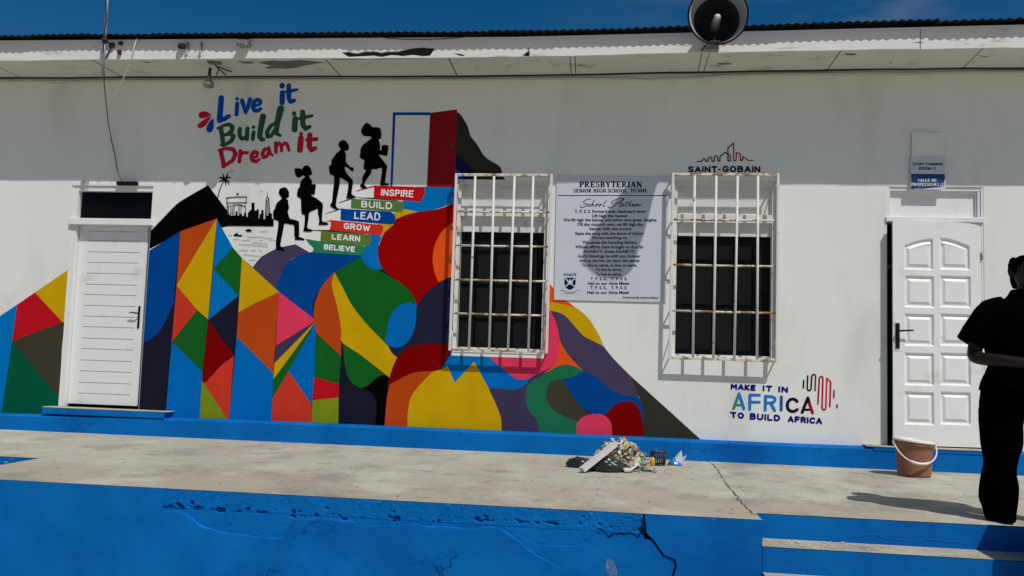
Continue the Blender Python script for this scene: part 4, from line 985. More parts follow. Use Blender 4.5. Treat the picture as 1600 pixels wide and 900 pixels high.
# ------------------------------------------------------------------ serif capitals for the printed boards
TH, TN = 0.25, 0.125
def _ln(x0, y0, x1, y1, t):
    dx, dy = x1-x0, y1-y0; l = math.hypot(dx, dy); nx, ny = -dy/l*t/2, dx/l*t/2
    return [(x0+nx, y0+ny), (x0-nx, y0-ny), (x1-nx, y1-ny), (x1+nx, y1+ny)]
def _sf(x, y, wd=0.36): return [(x-wd/2, y-.03), (x+wd/2, y-.03), (x+wd/2, y+.03), (x-wd/2, y+.03)]
def _stem(x): return [_ln(x, 0, x, 1, TH), _sf(x, .03), _sf(x, .97)]
def _arc(cx, cy, rx, ry, a0, a1, n=14, tk=TH, tn=TN):
    r = []
    for i in range(n):
        qs = []
        for a in (a0+(a1-a0)*i/n, a0+(a1-a0)*(i+1)/n):
            a = math.radians(a); c, s = math.cos(a), math.sin(a); hx, hy = tk/2, tn/2
            qs.append(((cx+(rx+hx)*c, cy+(ry+hy)*s), (cx+(rx-hx)*c, cy+(ry-hy)*s)))
        r.append([qs[0][0], qs[0][1], qs[1][1], qs[1][0]])
    return r
def glyph(c):
    if c == ' ': return [], .32
    if c == 'I': return _stem(.2), .42
    if c == 'H': return _stem(.2)+_stem(.68)+[_ln(.2, .5, .68, .5, TN)], .9
    if c == 'P': return _stem(.2)+[_ln(.2, .955, .4, .955, TN), _ln(.2, .47, .4, .47, TN)]+_arc(.38, .71, .22, .243, -90, 90), .74
    if c == 'R': return _stem(.2)+[_ln(.2, .955, .4, .955, TN), _ln(.2, .47, .4, .47, TN), _ln(.38, .47, .72, .02, .17), _sf(.76, .03, .18)]+_arc(.38, .71, .22, .243, -90, 90), .88
    if c == 'B': return _stem(.2)+[_ln(.2, .955, .4, .955, TN), _ln(.2, .51, .4, .51, TN), _ln(.2, .045, .42, .045, TN)]+_arc(.38, .735, .2, .22, -90, 90)+_arc(.40, .275, .24, .23, -90, 90), .8
    if c == 'D': return _stem(.2)+[_ln(.2, .955, .4, .955, TN), _ln(.2, .045, .4, .045, TN)]+_arc(.38, .5, .34, .455, -90, 90), .88
    if c == 'E': return _stem(.2)+[_ln(.2, .955, .66, .955, TN), _ln(.2, .51, .5, .51, TN), _ln(.2, .045, .7, .045, TN), _ln(.64, .97, .64, .76, TN), _ln(.68, .03, .68, .26, TN), _ln(.5, .62, .5, .4, TN)], .78
    if c == 'F': return _stem(.2)+[_ln(.2, .955, .66, .955, TN), _ln(.2, .51, .5, .51, TN), _ln(.64, .97, .64, .76, TN), _ln(.5, .62, .5, .4, TN)], .72
    if c == 'L': return _stem(.2)+[_ln(.2, .045, .66, .045, TN), _ln(.64, .03, .64, .28, TN)], .74
    if c == 'T': return _stem(.38)+[_ln(.04, .955, .72, .955, TN), _ln(.06, .97, .06, .74, TN), _ln(.70, .97, .70, .74, TN)], .76
    if c == 'Y': return [_ln(.42, 0, .42, .5, TH), _sf(.42, .03), _ln(.42, .46, .14, .97, TH*.95), _ln(.42, .46, .70, .97, TN), _sf(.14, .97, .32), _sf(.70, .97, .28)], .84
    if c == 'A': return [_ln(.14, .02, .42, .97, TN), _ln(.40, .97, .72, .02, TH), _ln(.22, .33, .62, .33, TN), _sf(.13, .03, .26), _sf(.72, .03, .3)], .88
    if c == 'N': return [_ln(.18, 0, .18, 1, TN), _ln(.14, .97, .72, .03, TH), _ln(.74, 0, .74, 1, TN), _sf(.18, .03, .28), _sf(.14, .97, .26), _sf(.74, .97, .28)], .92
    if c == 'M': return [_ln(.16, 0, .16, 1, TN), _ln(.16, .97, .48, .05, TH*.9), _ln(.48, .05, .80, .97, TN), _ln(.84, 0, .84, 1, TH), _sf(.16, .03, .28), _sf(.84, .03, .34), _sf(.14, .97, .24), _sf(.86, .97, .3)], 1.06
    if c == 'U': return [_ln(.2, .3, .2, 1, TH), _sf(.2, .97), _ln(.7, .3, .7, 1, TN), _sf(.7, .97, .28)]+_arc(.45, .3, .25, .26, 180, 360, tk=.14), .9
    if c == 'O': return _arc(.44, .5, .32, .46, 0, 360, 24), .9
    if c == 'C': return _arc(.46, .5, .33, .46, 50, 310, 20)+[_ln(.70, .97, .70, .68, TN)], .84
    if c == 'G': return _arc(.46, .5, .33, .46, 50, 310, 20)+[_ln(.70, .97, .70, .70, TN), _ln(.72, .06, .72, .42, TH), _sf(.70, .44, .32)], .94
    if c == 'S': return _arc(.34, .735, .2, .22, 40, 270, 14, .16)+_arc(.34, .265, .22, .225, -140, 90, 14, .17)+[_ln(.52, .97, .52, .74, TN), _ln(.11, .03, .11, .28, TN)], .66
    if c == ',': return [_ln(.14, .1, .14, -.02, .2), _ln(.2, .0, .1, -.18, .08)], .32
    if c == '(': return _arc(.42, .45, .24, .62, 120, 240, 10, .14), .36
    if c == ')': return _arc(-.06, .45, .24, .62, -60, 60, 10, .14), .36
    if c == '2': return _arc(.3, .72, .2, .24, -20, 170, 12, .16)+[_ln(.47, .62, .1, .06, .13), _ln(.08, .06, .56, .06, .13)], .62
    return [], .5
def serif_polys(s, q):
    """s set in serif capitals stretched into the pixel quad TL TR BR BL"""
    x = 0; gl_ = []
    for c in s:
        pl, w_ = glyph(c)
        gl_ += [[(px+x, py) for px, py in p] for p in pl]; x += w_+0.04
    x -= .04; r = []; a, b, c, d = q
    for p in gl_:
        o = []
        for (u, t) in p:
            u /= x; t = 1-t
            o.append(((a[0]*(1-u)+b[0]*u)*(1-t)+(d[0]*(1-u)+c[0]*u)*t, (a[1]*(1-u)+b[1]*u)*(1-t)+(d[1]*(1-u)+c[1]*u)*t))
        r.append(o)
    return r
def overlayY(name, parts, Y, mats, parent):
    lay_ = []
    for polys, mi in parts:
        for p in polys:
            q_ = [at(x, y, Y) for x, y in p]; lay_.append(([(v.x, v.z) for v in q_], ('o', mi)))
    v_, f_ = cdt(lay_, 1e-6)
    return sheet_obj(name, [(f, k[1]) for f, k in f_], v_, Y, mats, parent)

# anthem board
ab = empty('notice_board', at(955, 375, 0), 'pale blue printed board with the school anthem, between the two barred windows', 'notice board')
BY = -0.012
bc = [at(*p, BY) for p in ((870, 275), (1045.5, 276), (1041, 472.5), (865.5, 468.5))]
mb = MB()
fr_ = [Vector((v.x, BY, v.z)) for v in bc]; bk_ = [Vector((v.x, -0.0065, v.z)) for v in bc]
mb.face(fr_); mb.face(bk_[::-1])
for i in range(4): mb.face([fr_[i], fr_[(i+1) % 4], bk_[(i+1) % 4], bk_[i]])
mb.build('board', M_board, ab)
TY = BY-0.0015
k8 = 8.18
u1 = lambda x, y: (860+x/k8, 265+y/k8); u2_ = lambda x, y: (860+x/k8, 370+y/k8)
hd = serif_polys('PRESBYTERIAN', (u1(370, 150), u1(1175, 150), u1(1175, 226), u1(370, 226)))+serif_polys('SENIOR HIGH SCHOOL, TESHIE', (u1(295, 246), u1(1240, 246), u1(1240, 292), u1(295, 292)))
hd += [[u1(92, 326), u1(1498, 326), u1(1498, 335), u1(92, 335)]]+serif_polys('PSHST', (u2_(172, 468), u2_(335, 468), u2_(335, 502), u2_(172, 502)))
overlayY('heading', [(hd, 0)], TY, [M_navy], ab)
scr = []
for t, wd in (('515,378 500,374 470,380 440,396 420,415 440,432 470,442 465,458 440,474 405,488 383,481 388,465', 9), ('512,446 498,438 484,450 480,466 494,470 512,458', 9), ('562,388 540,430 518,472', 9), ('524,458 545,440 552,442 542,466 556,468', 9), ('590,440 578,450 574,464 584,470 597,460 600,446 590,440 612,446', 9), ('634,440 622,450 618,464 628,470 641,460 644,446 634,440 655,446', 9), ('718,392 690,432 672,466 692,468', 9),
              ('940,378 925,364 890,366 830,385 790,405 778,425 800,432', 9), ('938,370 880,410 830,455 790,480 750,488 738,476', 9), ('938,370 905,425 880,472 898,470', 10), ('835,432 880,424 915,424', 7), ('922,440 908,472', 9), ('910,458 932,441 938,446 928,468 942,466', 9), ('988,405 965,450 955,470 972,468', 9), ('958,428 1003,420', 7), ('1040,392 1012,436 992,472', 9), ('998,456 1020,440 1026,446 1014,468 1030,466', 9), ('1044,458 1066,452 1072,442 1058,438 1044,454 1044,468 1060,470 1078,458', 9), ('1098,440 1082,472', 9), ('1088,456 1108,441 1112,448 1102,472', 9), ('1108,456 1130,441 1136,446 1124,468 1140,468 1168,440', 8)):
    scr += stroke_polys([u1(x, y) for x, y in corners(P(t))], wd/k8, 6)
overlayY('script_title', [(scr, 0)], TY, [M_ink], ab)
mb = MB()
bodyl = [("T. P. S. S. Forward ever, backward never", 310, 1225, 533, u1), ("Lift high the banner", 535, 990, 590, u1), ("We lift high the banner and strive unto great  heights.", 165, 1365, 642, u1), ("Till the victory's won, we lift high the", 345, 1180, 700, u1), ("banner with one accord", 500, 1030, 755, u1), ("Raise the song with the shout of victory", 318, 1200, 815, u1), ("We are marching on.", 525, 990, 870, u1),
 ("We salute the founding fathers,", 405, 1110, 70, u2_), ("Whose efforts have brought us thus far", 320, 1195, 128, u2_), ("AGABOT! Great AGABOT!", 425, 1075, 186, u2_), ("God's blessings be with you forever", 352, 1150, 245, u2_), ("And as we live, we learn the secret", 370, 1140, 303, u2_), ("To live to serve, to live, to serve", 400, 1100, 362, u2_), ("To live to serve,", 583, 912, 418, u2_), ("To live to serve,", 580, 912, 477, u2_), ("T. P. S. S.,   T. P. S. S.", 512, 982, 535, u2_), ("Hail to our Alma Mater", 478, 1015, 593, u2_), ("T. P. S. S.,   T. P. S. S.", 508, 982, 650, u2_), ("Hail to our Alma Mater", 472, 1015, 710, u2_)]
for s_, l, r, y, u in bodyl: text_mb(mb, s_, (u(l, y-19), u(r, y-19), u(r, y+19), u(l, y+19)), TY, 0.024, squeeze=(0.0, 0.70))
text_mb(mb, 'Composed By: Jemima Nelson', (u2_(920, 758), u2_(1385, 763), u2_(1385, 792), u2_(920, 787)), TY, 0.016, 0.25, squeeze=(0.0, 0.7))
mb.build('anthem_text', M_ink, ab)
sh = [[u2_(180, 524), u2_(322, 524), u2_(322, 600), u2_(312, 632), u2_(290, 658), u2_(249, 680), u2_(208, 658), u2_(188, 632), u2_(180, 600)]]
wh = stroke_polys([u2_(190, 534), u2_(314, 640)], 14/k8, 6)+stroke_polys([u2_(312, 534), u2_(188, 640)], 14/k8, 6)+[[u2_(220+0, 575), u2_(286, 575), u2_(286, 594), u2_(220, 594)], [u2_(240, 545), u2_(264, 545), u2_(264, 612), u2_(240, 612)]]
rb = stroke_polys([u2_(x, y) for x, y in ((118, 690), (160, 684), (190, 700), (250, 712), (310, 700), (340, 684), (380, 690))], 7/k8, 5)+stroke_polys([u2_(x, y) for x, y in ((165, 716), (250, 728), (335, 716))], 6/k8, 5)
overlayY('crest', [(sh, 0), (wh, 1), (rb, 2)], TY, [M_navy, M_board, mat('grey_ink', (0.18, 0.19, 0.24), 0.5)], ab)

# staff room sign
sb = empty('door_sign', at(1450, 255, -0.03), 'white and blue STAFF COMMON ROOM sign hung over the panelled door', 'sign')
SY = -0.030
def flat_board(name, pxq, Y0, Y1, m, parent):
    mb = MB(); c = [at(*p, Y0) for p in pxq]; a = [Vector((v.x, Y0, v.z)) for v in c]; b = [Vector((v.x, Y1, v.z)) for v in c]
    mb.face(a); mb.face(b[::-1])
    for i in range(4): mb.face([a[i], a[(i+1) % 4], b[(i+1) % 4], b[i]])
    return mb.build(name, m, parent)
flat_board('blank_board', ((1425.5, 206), (1474.5, 208), (1476, 296), (1423.5, 295)), SY+0.008, SY+0.020, M_wall, sb)
flat_board('printed_panel', ((1423, 244.5), (1477.5, 244), (1477.5, 296.5), (1423, 296)), SY, SY+0.007, M_board, sb)
flat_board('spacer_block', ((1440, 225), (1460, 225), (1460, 285), (1440, 285)), SY+0.021, -0.001, M_wood, sb)
zS = (1410, 195, 8.18); v1 = lambda x, y: (1410+x/8.18, 195+y/8.18)
overlayY('blue_panel', [([[v1(112, 628), v1(542, 630), v1(542, 700), v1(530, 740), v1(540, 755), v1(520, 780), v1(470, 795), v1(330, 808), v1(240, 822), v1(180, 815), v1(112, 822)]], 0)], SY-0.0012, [mat('sign_blue', alb(6, 48, 104), 0.35, 0.2, 9, dirt=(0.10, 0.25, 0.5), dscale=12, dlo=.55, dhi=.75)], sb)
overlayY('lettering', [(serif_polys('STAFF COMMON', (v1(132, 484), v1(522, 486), v1(522, 520), v1(132, 518)))+serif_polys('ROOM (2)', (v1(212, 538), v1(435, 540), v1(435, 576), v1(212, 574))), 0), (serif_polys('SALLE DE', (v1(195, 690), v1(440, 692), v1(440, 726), v1(195, 724))), 1), (serif_polys('PROFESSEURS (2)', (v1(114, 742), v1(538, 744), v1(538, 782), v1(114, 780))), 1)], SY-0.0026, [M_navy, mat('sign_white', (0.7, 0.72, 0.75), 0.4)], sb)

# ------------------------------------------------------------------ things on the eave and wall
# horn loudspeaker
hs_ = empty('loudspeaker', at(1122, 24, -1.10), 'grey horn loudspeaker on the roof edge, mouth facing the yard', 'loudspeaker')
C0 = at(1122, 23, -1.12)
aim = Vector((-0.03, -1.0, -0.10)).normalized()
qz = aim.to_track_quat('Z', 'Y').to_matrix().to_4x4()
M_horn = mat('grey_horn_metal', (0.36, 0.375, 0.39), 0.5, 0.06, 8, spec=0.12); M_pale = mat('pale_reflector_cap', (0.6, 0.6, 0.6), 0.4)
R0 = 0.252
mb = MB()
mb.lathe([(R0, 0.0), (R0*.965, -0.012), (R0*.92, -0.06), (R0*.86, -0.12), (R0*.80, -0.17)], C0, 44, M=qz)
mb.mi = 1; mb.lathe([(R0*.80, -0.17), (R0*.70, -0.24), (R0*.60, -0.30), (R0*.50, -0.36), (R0*.42, -0.40), (0.001, -0.405)], C0, 44, M=qz); mb.mi = 0  # inner horn coloured near black, shade of the deep throat painted in
po = [(R0, 0.0), (R0*.995, -0.02), (R0*.955, -0.06), (R0*.90, -0.12), (R0*.84, -0.17), (R0*.74, -0.24), (R0*.64, -0.30), (R0*.54, -0.36), (R0*.47, -0.41), (0.001, -0.412)]
mb.lathe(po, C0, 44, M=qz)
mb.build('horn', [M_horn, mat('horn_throat_shade', (0.03, 0.034, 0.036), 0.6, spec=0.1)], hs_)
mb = MB(); mb.lathe([(R0-.004, -0.008), (R0-.004, 0.008), (R0+.010, 0.008), (R0+.012, 0.0), (R0+.010, -0.010), (R0-.004, -0.008)], C0, 40, M=qz); mb.build('rim', M_black, hs_)
mb = MB(); mb.lathe([(0.024, -0.062), (0.030, -0.07), (0.031, -0.12), (0.036, -0.20), (0.042, -0.30), (0.045, -0.404)], C0, 20, M=qz); mb.mi = 1; mb.lathe([(0.001, -0.052), (0.016, -0.053), (0.0235, -0.0615)], C0, 20, M=qz); mb.mi = 0; mb.build('reflector', [M_horn, M_pale], hs_)
mb = MB(); mb.lathe([(0.001, -0.413), (0.075, -0.413), (0.08, -0.43), (0.08, -0.51), (0.07, -0.53), (0.001, -0.532)], C0, 24, M=qz); mb.build('driver', M_horn, hs_)
mb = MB()
bx = at(1113, 78, FAY); bz = zf(bx.x)
mid = C0-aim*0.30
mb.box((bx.x-0.055, FAY-0.07, bz+0.0), (bx.x+0.055, FAY-0.001, bz+0.06), .004)
mb.tube([(bx.x, FAY-0.03, bz+0.055), (bx.x, FAY-0.10, bz+0.10), mid+Vector((0, 0, -0.165))], 0.016, 8)
mb.tube([(bx.x-.05, FAY-0.05, bz+0.03), mid+Vector((-.04, 0, -0.165))], 0.011, 8)
mb.box((mid.x-.05, mid.y-.03, mid.z-.185), (mid.x+.05, mid.y+.03, mid.z-.158), .004)
mb.build('bracket', M_steel, hs_)
mb = MB(); p = at(1096, 79, FAY-.01); mb.tube([(p.x, FAY-.006, p.z), (p.x+.03, FAY-.05, p.z+.03), (bx.x-.02, FAY-.06, bz+.05), (bx.x+.01, FAY-.01, bz+.03)], .006, 6); mb.build('lead', M_cable, hs_)

# antenna pole
ap = empty('antenna_pole', at(163, 121, -0.66), 'thin grey steel pole strapped to the fascia, rising above the roof', 'pole')
b0 = at(160.3, 121, -0.66); b1 = at(164.5, 50, -0.73); b2 = at(170, -30, -0.73)
mb = MB(); mb.tube([b0, at(162.2, 92, -0.70), b1], 0.0135, 10); mb.tube([b1+Vector((0, 0, -.05)), b1, at(167, 10, -0.73), b2], 0.0165, 10); mb.build('pipe', M_steel, ap)
mb = MB(); c_ = at(163.5, 63, -0.72)
mb.tube([c_+Vector((0, 0, -.02)), c_+Vector((0, 0, .02))], 0.03, 8)
d_ = at(176, 71, FAY-.01); mb.tube([c_, d_], 0.008, 6); mb.box((d_.x-.032, FAY-.03, d_.z-.022), (d_.x+.02, FAY-.001, d_.z+.022), .003)
mb.tube([at(174, 74, FAY-.01), at(165, 92, FAY-.03)], .006, 6)
mb.build('clamp', M_rust, ap)
mb = MB(); mb.tube([at(168, -10, -.75), at(165.5, 8, -.75), at(166, 30, -.75), at(163, 52, -.75), at(161.5, 80, -.72), at(162.5, 112, -.66), at(163, 125, -.5)], 0.006, 6); mb.build('lead', M_cable, ap)

def cable(name, pts, r, m, label, cat='cable', n=4, group=None):
    q = [Vector(at(*p)) for p in pts]
    # catmull rom in 3D
    o = []
    for i in range(len(q)-1):
        p0, p1, p2, p3 = q[max(i-1, 0)], q[i], q[i+1], q[min(i+2, len(q)-1)]
        for k in range(n):
            t = k/n; o.append(0.5*(2*p1+(p2-p0)*t+(2*p0-5*p1+4*p2-p3)*t*t+(3*p1-p0-3*p2+p3)*t**3))
    o.append(q[-1]); mb = MB(); mb.tube(o, r, 6); ob = mb.build(name, m); tag(ob, label, cat, group); return ob
cable('white_cable', [(214, 60, -.66), (209, 75, -.66), (205.5, 92, -.62), (198, 110, -.45), (188, 132, -.28), (176, 152, -.15), (168, 163, -.10), (167, 175, -.08), (170, 200, -.07), (174, 230, -.06), (180, 258, -.05), (188, 280, -.04)], 0.0065, M_wcable, 'white cable looping from the fascia down towards the plank door')
cable('dark_cable', [(162, 121, -.55), (163.5, 138, -.30), (166, 162, -.12), (169, 190, -.08), (174, 218, -.06), (180, 245, -.05), (184, 268, -.05), (191, 283, -.04), (198, 287, -.03)], 0.0055, mat('grey_cable', (0.09, 0.09, 0.085), 0.6), 'dark cable hanging down the wall from the pole to the black box')
def eave_line(name, off, Y, r, m, label, wob, seed, x0=XL, x1=XR, dips=()):
    mb = MB(); pts = []; x = x0
    while x <= x1:
        z = zs(x, 0)+off+wob*noise.noise(Vector((x*.9+seed, seed, 0)))
        for (cx, wd, h) in dips: z -= h*max(0, 1-abs(x-cx)/wd)
        pts.append((x, Y, z)); x += .12
    mb.tube(pts, r, 6); return tag(mb.build(name, m), label, 'cable')
xd = at(1025, 121, 0).x
eave_line('black_cable', -0.004, -0.028, 0.011, M_cable, 'thick black cable running along the top of the wall under the soffit', .006, 2)
eave_line('pale_conduit', -0.036, -0.014, 0.010, mat('pale_conduit_plastic', (0.52, 0.50, 0.45), 0.6, .1, 5), 'pale sagging conduit along the top of the wall under the black cable', .005, 9, dips=((xd, 0.7, .03),))
cable('thin_wire', [(345, 57, FAY-.006), (385, 61, FAY-.008), (430, 54, FAY-.006), (500, 54, FAY-.006), (570, 54, FAY-.006), (610, 60, FAY-.008), (660, 61.5, FAY-.008), (715, 59, FAY-.008), (760, 52, FAY-.006)], .0035, M_cable, 'thin dark wire drooping across the fascia left of the loudspeaker')
mb = MB(); a = at(184, 290, -.02); b = at(216, 285, -.02); mb.box((a.x, -.05, a.z), (b.x, -.0105, b.z+.006), .004)
tag(mb.build('junction_box', M_black), 'flat black box lying on top of the plank door frame', 'junction box')
# flood bulb
fb = empty('flood_bulb', at(326, 110, -.42), 'clear flood light bulb hanging in its socket from the soffit', 'light bulb')
t_ = at(327, 100, -.45); g_ = at(327.5, 113, -.45); e_ = at(326, 136, -.47)
mb = MB(); mb.tube([t_+Vector((.03, 0, .06)), t_+Vector((.01, 0, .01)), t_], .006, 6); mb.tube([at(328.5, 106, -.45), at(327, 119, -.45)], [.014, .017], 10)
mb.tube([at(333, 98, -.5), at(342, 108, -.38), at(353, 117, -.25)], .007, 6); mb.tube([at(342, 108, -.38), at(338, 117, -.3)], .006, 6); mb.tube([at(340, 104, -.45), at(352, 109, -.4), at(362, 112, -.3)], .007, 6)
mb.build('socket', M_cable, fb)
mb = MB(); ax = (e_-g_).normalized(); Lb = (at(326.5, 138, -.46)-at(327, 119, -.45)).length
qb = ax.to_track_quat('Z', 'Y').to_matrix().to_4x4()
mb.lathe([(.012, 0), (.018, .012), (.030, .035), (.046, .065), (.055, .09), (.056, .104), (.050, .113), (.001, .118)], at(327, 119, -.45), 20, M=qb)
M_bulb = mat('dusty_bulb_glass', (0.22, 0.21, 0.19), 0.15, 0.2, 30, spec=.6)
mb.build('bulb', M_bulb, fb)
mb = MB(); p = at(334, 97, -.5); mb.box((p.x-.06, p.y-.03, p.z-.02), (p.x+.08, p.y+.03, p.z+.03), .01); mb.build('mount', M_peel, fb)
# little fittings on the fascia
def fitting(px0, py0, px1, py1, dep, label, m, kind='box'):
    a, b = at(px0, py0, FAY), at(px1, py1, FAY); mb = MB()
    if kind == 'box':
        mb.box((a.x, FAY-dep, b.z), (b.x, FAY-.0012, a.z), .004)
        mb.box((a.x+.01, FAY-dep-.012, b.z+.008), (b.x-.012, FAY-dep-.0005, a.z-.012), .003)
    else:
        mb.tube([(a.x, FAY-.0, a.z), ((a.x+b.x)/2, FAY-dep, (a.z+b.z)/2), (b.x, FAY-dep*1.3, b.z)], .006, 6)
        mb.tube([(b.x-.03, FAY-.001, b.z-.012), (b.x-.01, FAY-dep, b.z+.0), (b.x+.012, FAY-dep*1.2, b.z+.03)], .005, 6)
    return tag(mb.build('bracket', m), label, 'bracket')
fitting(375.5, 67, 391, 75.5, .09, 'square grey bracket box on the fascia casting a long shadow', M_steel)
fitting(281.5, 70, 291, 77, .05, 'rusty bracket stub on the fascia beside a bent nail', M_rust)
fitting(293, 66, 299, 75, .05, 'bent rusty nail pair on the fascia beside the bracket stub', M_rust, 'nail')
fitting(315, 66, 320, 76, .05, 'lone bent rusty nail on the fascia left of the grey bracket box', M_rust, 'nail')
fitting(187.5, 66, 192.5, 71, .035, 'small dark bracket plate on the fascia right of the pole', M_rust)
fitting(186, 79, 190.5, 86, .03, 'rusty stub low on the fascia right of the pole', M_rust)

# ------------------------------------------------------------------ bucket
bp_ = atZ(1428.5, 744, 0)
bk = empty('mop_bucket', bp_, 'tan plastic mop bucket with white wringer and handle in front of the panelled door', 'bucket')
M_tan = mat('tan_bucket_plastic', (0.27, 0.125, 0.078), 0.5, 0.06, 9, 0.05, 40, spec=0.2)
M_bw = mat('white_bucket_plastic', (0.72, 0.69, 0.64), 0.35, 0.04, 12)
BH = 0.285
mb = MB(); mb.lathe([(.001, .004), (.118, .0), (.136, .004), (.139, .02), (.146, .12), (.153, .22), (.160, BH-.012), (.168, BH-.010), (.171, BH), (.166, BH+.006), (.157, BH), (.150, .22), (.142, .10), (.132, .02), (.001, .018)], bp_, 40, sx=1.0, sy=.86)
body_b = mb.build('pail', M_tan, bk)
for v in body_b.data.vertices:       # pouring lip and dents
    if v.co.z > .18: 
        lx = v.co.x-bp_.x; k = (v.co.z-.18)/.11
        v.co.z += 0.02*k*(lx/.17)*-1+ .018*k*max(0, 1-abs(lx+.02)/.09)*(-1 if v.co.y < bp_.y else 0)*.4
    v.co.x += .004*noise.noise(v.co*9); v.co.y += .005*noise.noise(v.co*8+Vector((3, 1, 2)))
mb = MB()
mb.lathe([(.160, BH+.003), (.176, BH+.006), (.178, BH+.020), (.170, BH+.025), (.152, BH+.024), (.136, BH+.034), (.124, BH+.036), (.116, BH+.026), (.105, BH-.05), (.085, BH-.09), (.001, BH-.095)], bp_, 40, sx=1.0, sy=.86)
wr = mb.build('wringer', M_bw, bk)
for v in wr.data.vertices: v.co.z += 0.02*((bp_.x-v.co.x)/.17) if False else -0.016*((v.co.x-bp_.x)/.17)+.006
mb = MB()
for i in range(10):
    a = i*2*math.pi/10; mb.tube([(bp_.x+.072*math.cos(a), bp_.y+.062*math.sin(a), BH-.03), (bp_.x+.079*math.cos(a), bp_.y+.068*math.sin(a), BH+.012)], .006, 5)
mb.build('drain_slot', mat('grey_plastic_shade', (0.25, 0.24, 0.22), .5), wr)
mb = MB(); pts = []
for i in range(25):
    a = math.pi*i/24; x_ = -.005+.174*math.cos(a); d_ = math.sin(a)
    pts.append((bp_.x+x_, bp_.y-.02-.155*d_**.8, BH-.005-.01*(x_/.18)-.155*d_))
rd = [.0065+(.006 if 9 <= i <= 15 else 0) for i in range(25)]
mb.tube(pts, rd, 8); 
for s in (-1, 1): mb.lathe([(.001, -.01), (.015, -.01), (.017, 0), (.015, .012), (.001, .012)], (bp_.x-.005+s*.172, bp_.y-.018, BH-.004-.01*s), 12, M=Matrix.Rotation(math.pi/2, 4, 'Y'))
mb.build('handle', M_bw, bk)

# ------------------------------------------------------------------ rubbish heap
def blob(name, c, r, sc, m, label, cat, seed, group=None, sub=4, amp=.35, mats2=None):
    mb = MB(); sv = Vector((seed*1.7, seed*.3, seed))
    def fn(p):
        q = p*2.2+sv; n_ = abs(noise.noise(q))*.9+abs(noise.noise(q*2.1))*.55+abs(noise.noise(q*4.5))*.28
        return 1+amp*(n_-.55)
    vs_ = mb.sphere((0, 0, 0), r, sub, sc, fn)
    zmin = -r*sc[2]*.42
    for v in vs_:
        if v.co.z < zmin: v.co.z = zmin+(v.co.z-zmin)*.05
    z0_ = min(v.co.z for v in vs_)
    for v in vs_: v.co += Vector(c)-Vector((0, 0, z0_))
    o = mb.build(name, m); tag(o, label, cat, group); return o
M_bag = mat('dark_green_bin_bag', (0.012, 0.022, 0.017), 0.28, 0.2, 8, 0.3, 30, dirt=(0.30, 0.33, 0.32), dscale=9, dlo=.665, dhi=.68, spec=.6)
h0 = atZ(947, 738, 0); h1 = atZ(906, 731, 0)
blob('trash_bag', (h0.x-.005, h0.y+.07, .002), .135, (1.2, .8, .66), M_bag, 'crumpled dark green bin bag with white print at the front of the rubbish heap', 'bin bag', 3)
blob('trash_bag', (h1.x, h1.y+.04, .002), .10, (1.25, .8, .6), M_bag, 'smaller dark bin bag at the left end of the rubbish heap', 'bin bag', 8)
# long U-profile board leaning on the heap
M_prof = mat('grey_white_plastic', (0.60, 0.60, 0.61), 0.45, 0.06, 10, dirt=(.3, .28, .25), dscale=14, dlo=.6, dhi=.75)
pa = atZ(909, 739, 0.0)+Vector((0, 0, .012)); pb = at(961, 693.5, pa.y+.20)
ax = (pb-pa).normalized(); sd = Vector((0.55, -0.75, 0)); sd = (sd-ax*sd.dot(ax)).normalized(); up = ax.cross(sd)
if up.z < 0: up = -up
prof = [(-.03, -.018), (-.03, .018), (.03, .018), (.03, -.018), (.024, -.018), (.024, .012), (-.024, .012), (-.024, -.018)]
mb = MB()
e0 = [pa+sd*u+up*v+Vector((0, 0, .012)) for u, v in prof]; e1 = [pb+sd*u+up*v for u, v in prof]
for i in range(8): mb.face([e0[i], e0[(i+1) % 8], e1[(i+1) % 8], e1[i]])
for e in (e0, e1):
    for f in ((0, 1, 6, 7), (1, 2, 5, 6), (2, 3, 4, 5)): mb.face([e[i] for i in f])
tag(mb.build('plastic_trunking', M_prof), 'long grey white plastic trunking leaning across the rubbish heap', 'trunking')
hc = atZ(970, 733, 0)+Vector((0, .12, 0))
def crumple(mb, c, s, flat=.5):
    n = 7; ax_ = Vector((random.uniform(-1, 1), random.uniform(-1, 1), random.uniform(-.2, 1.2))).normalized(); b_ = ax_.orthogonal().normalized(); d2 = ax_.cross(b_); el = random.choice([.18, .35, .6, .9])
    seed = Vector((random.random()*50, random.random()*50, 0)); rows = []; bend = random.uniform(-1.2, 1.2)
    for i in range(n):
        u = i/(n-1)-.5; wdt = 1-0.5*abs(u*2)**2*random.choice([0, 1])
        rows.append([Vector(c)+b_*s*u+d2*s*el*wdt*(j/(n-1)-.5)+ax_*s*(.42*noise.noise(seed+Vector((i*.45, j*.45, 0)))+.16*noise.noise(seed+Vector((i*1.3, j*1.3, 7)))+bend*u*u) for j in range(n)])
    for r in rows:
        for p in r: p.z = max(p.z, .006)
    mb.grid(rows, smooth=random.random() < .4)
cols = [(.62, .62, .58), (.5, .52, .45), (.35, .40, .25), (.16, .20, .08), (.45, .36, .22), (.40, .07, .03), (.03, .05, .10), (.06, .055, .05), (.55, .50, .40), (.30, .10, .08)]
LM = [mat('litter_%s' % n_, c, .6, .25, 14) for n_, c in zip(('white', 'paper', 'pale_green', 'leaf', 'card', 'red', 'navy', 'black', 'cream', 'maroon'), cols)]
mb = MB()
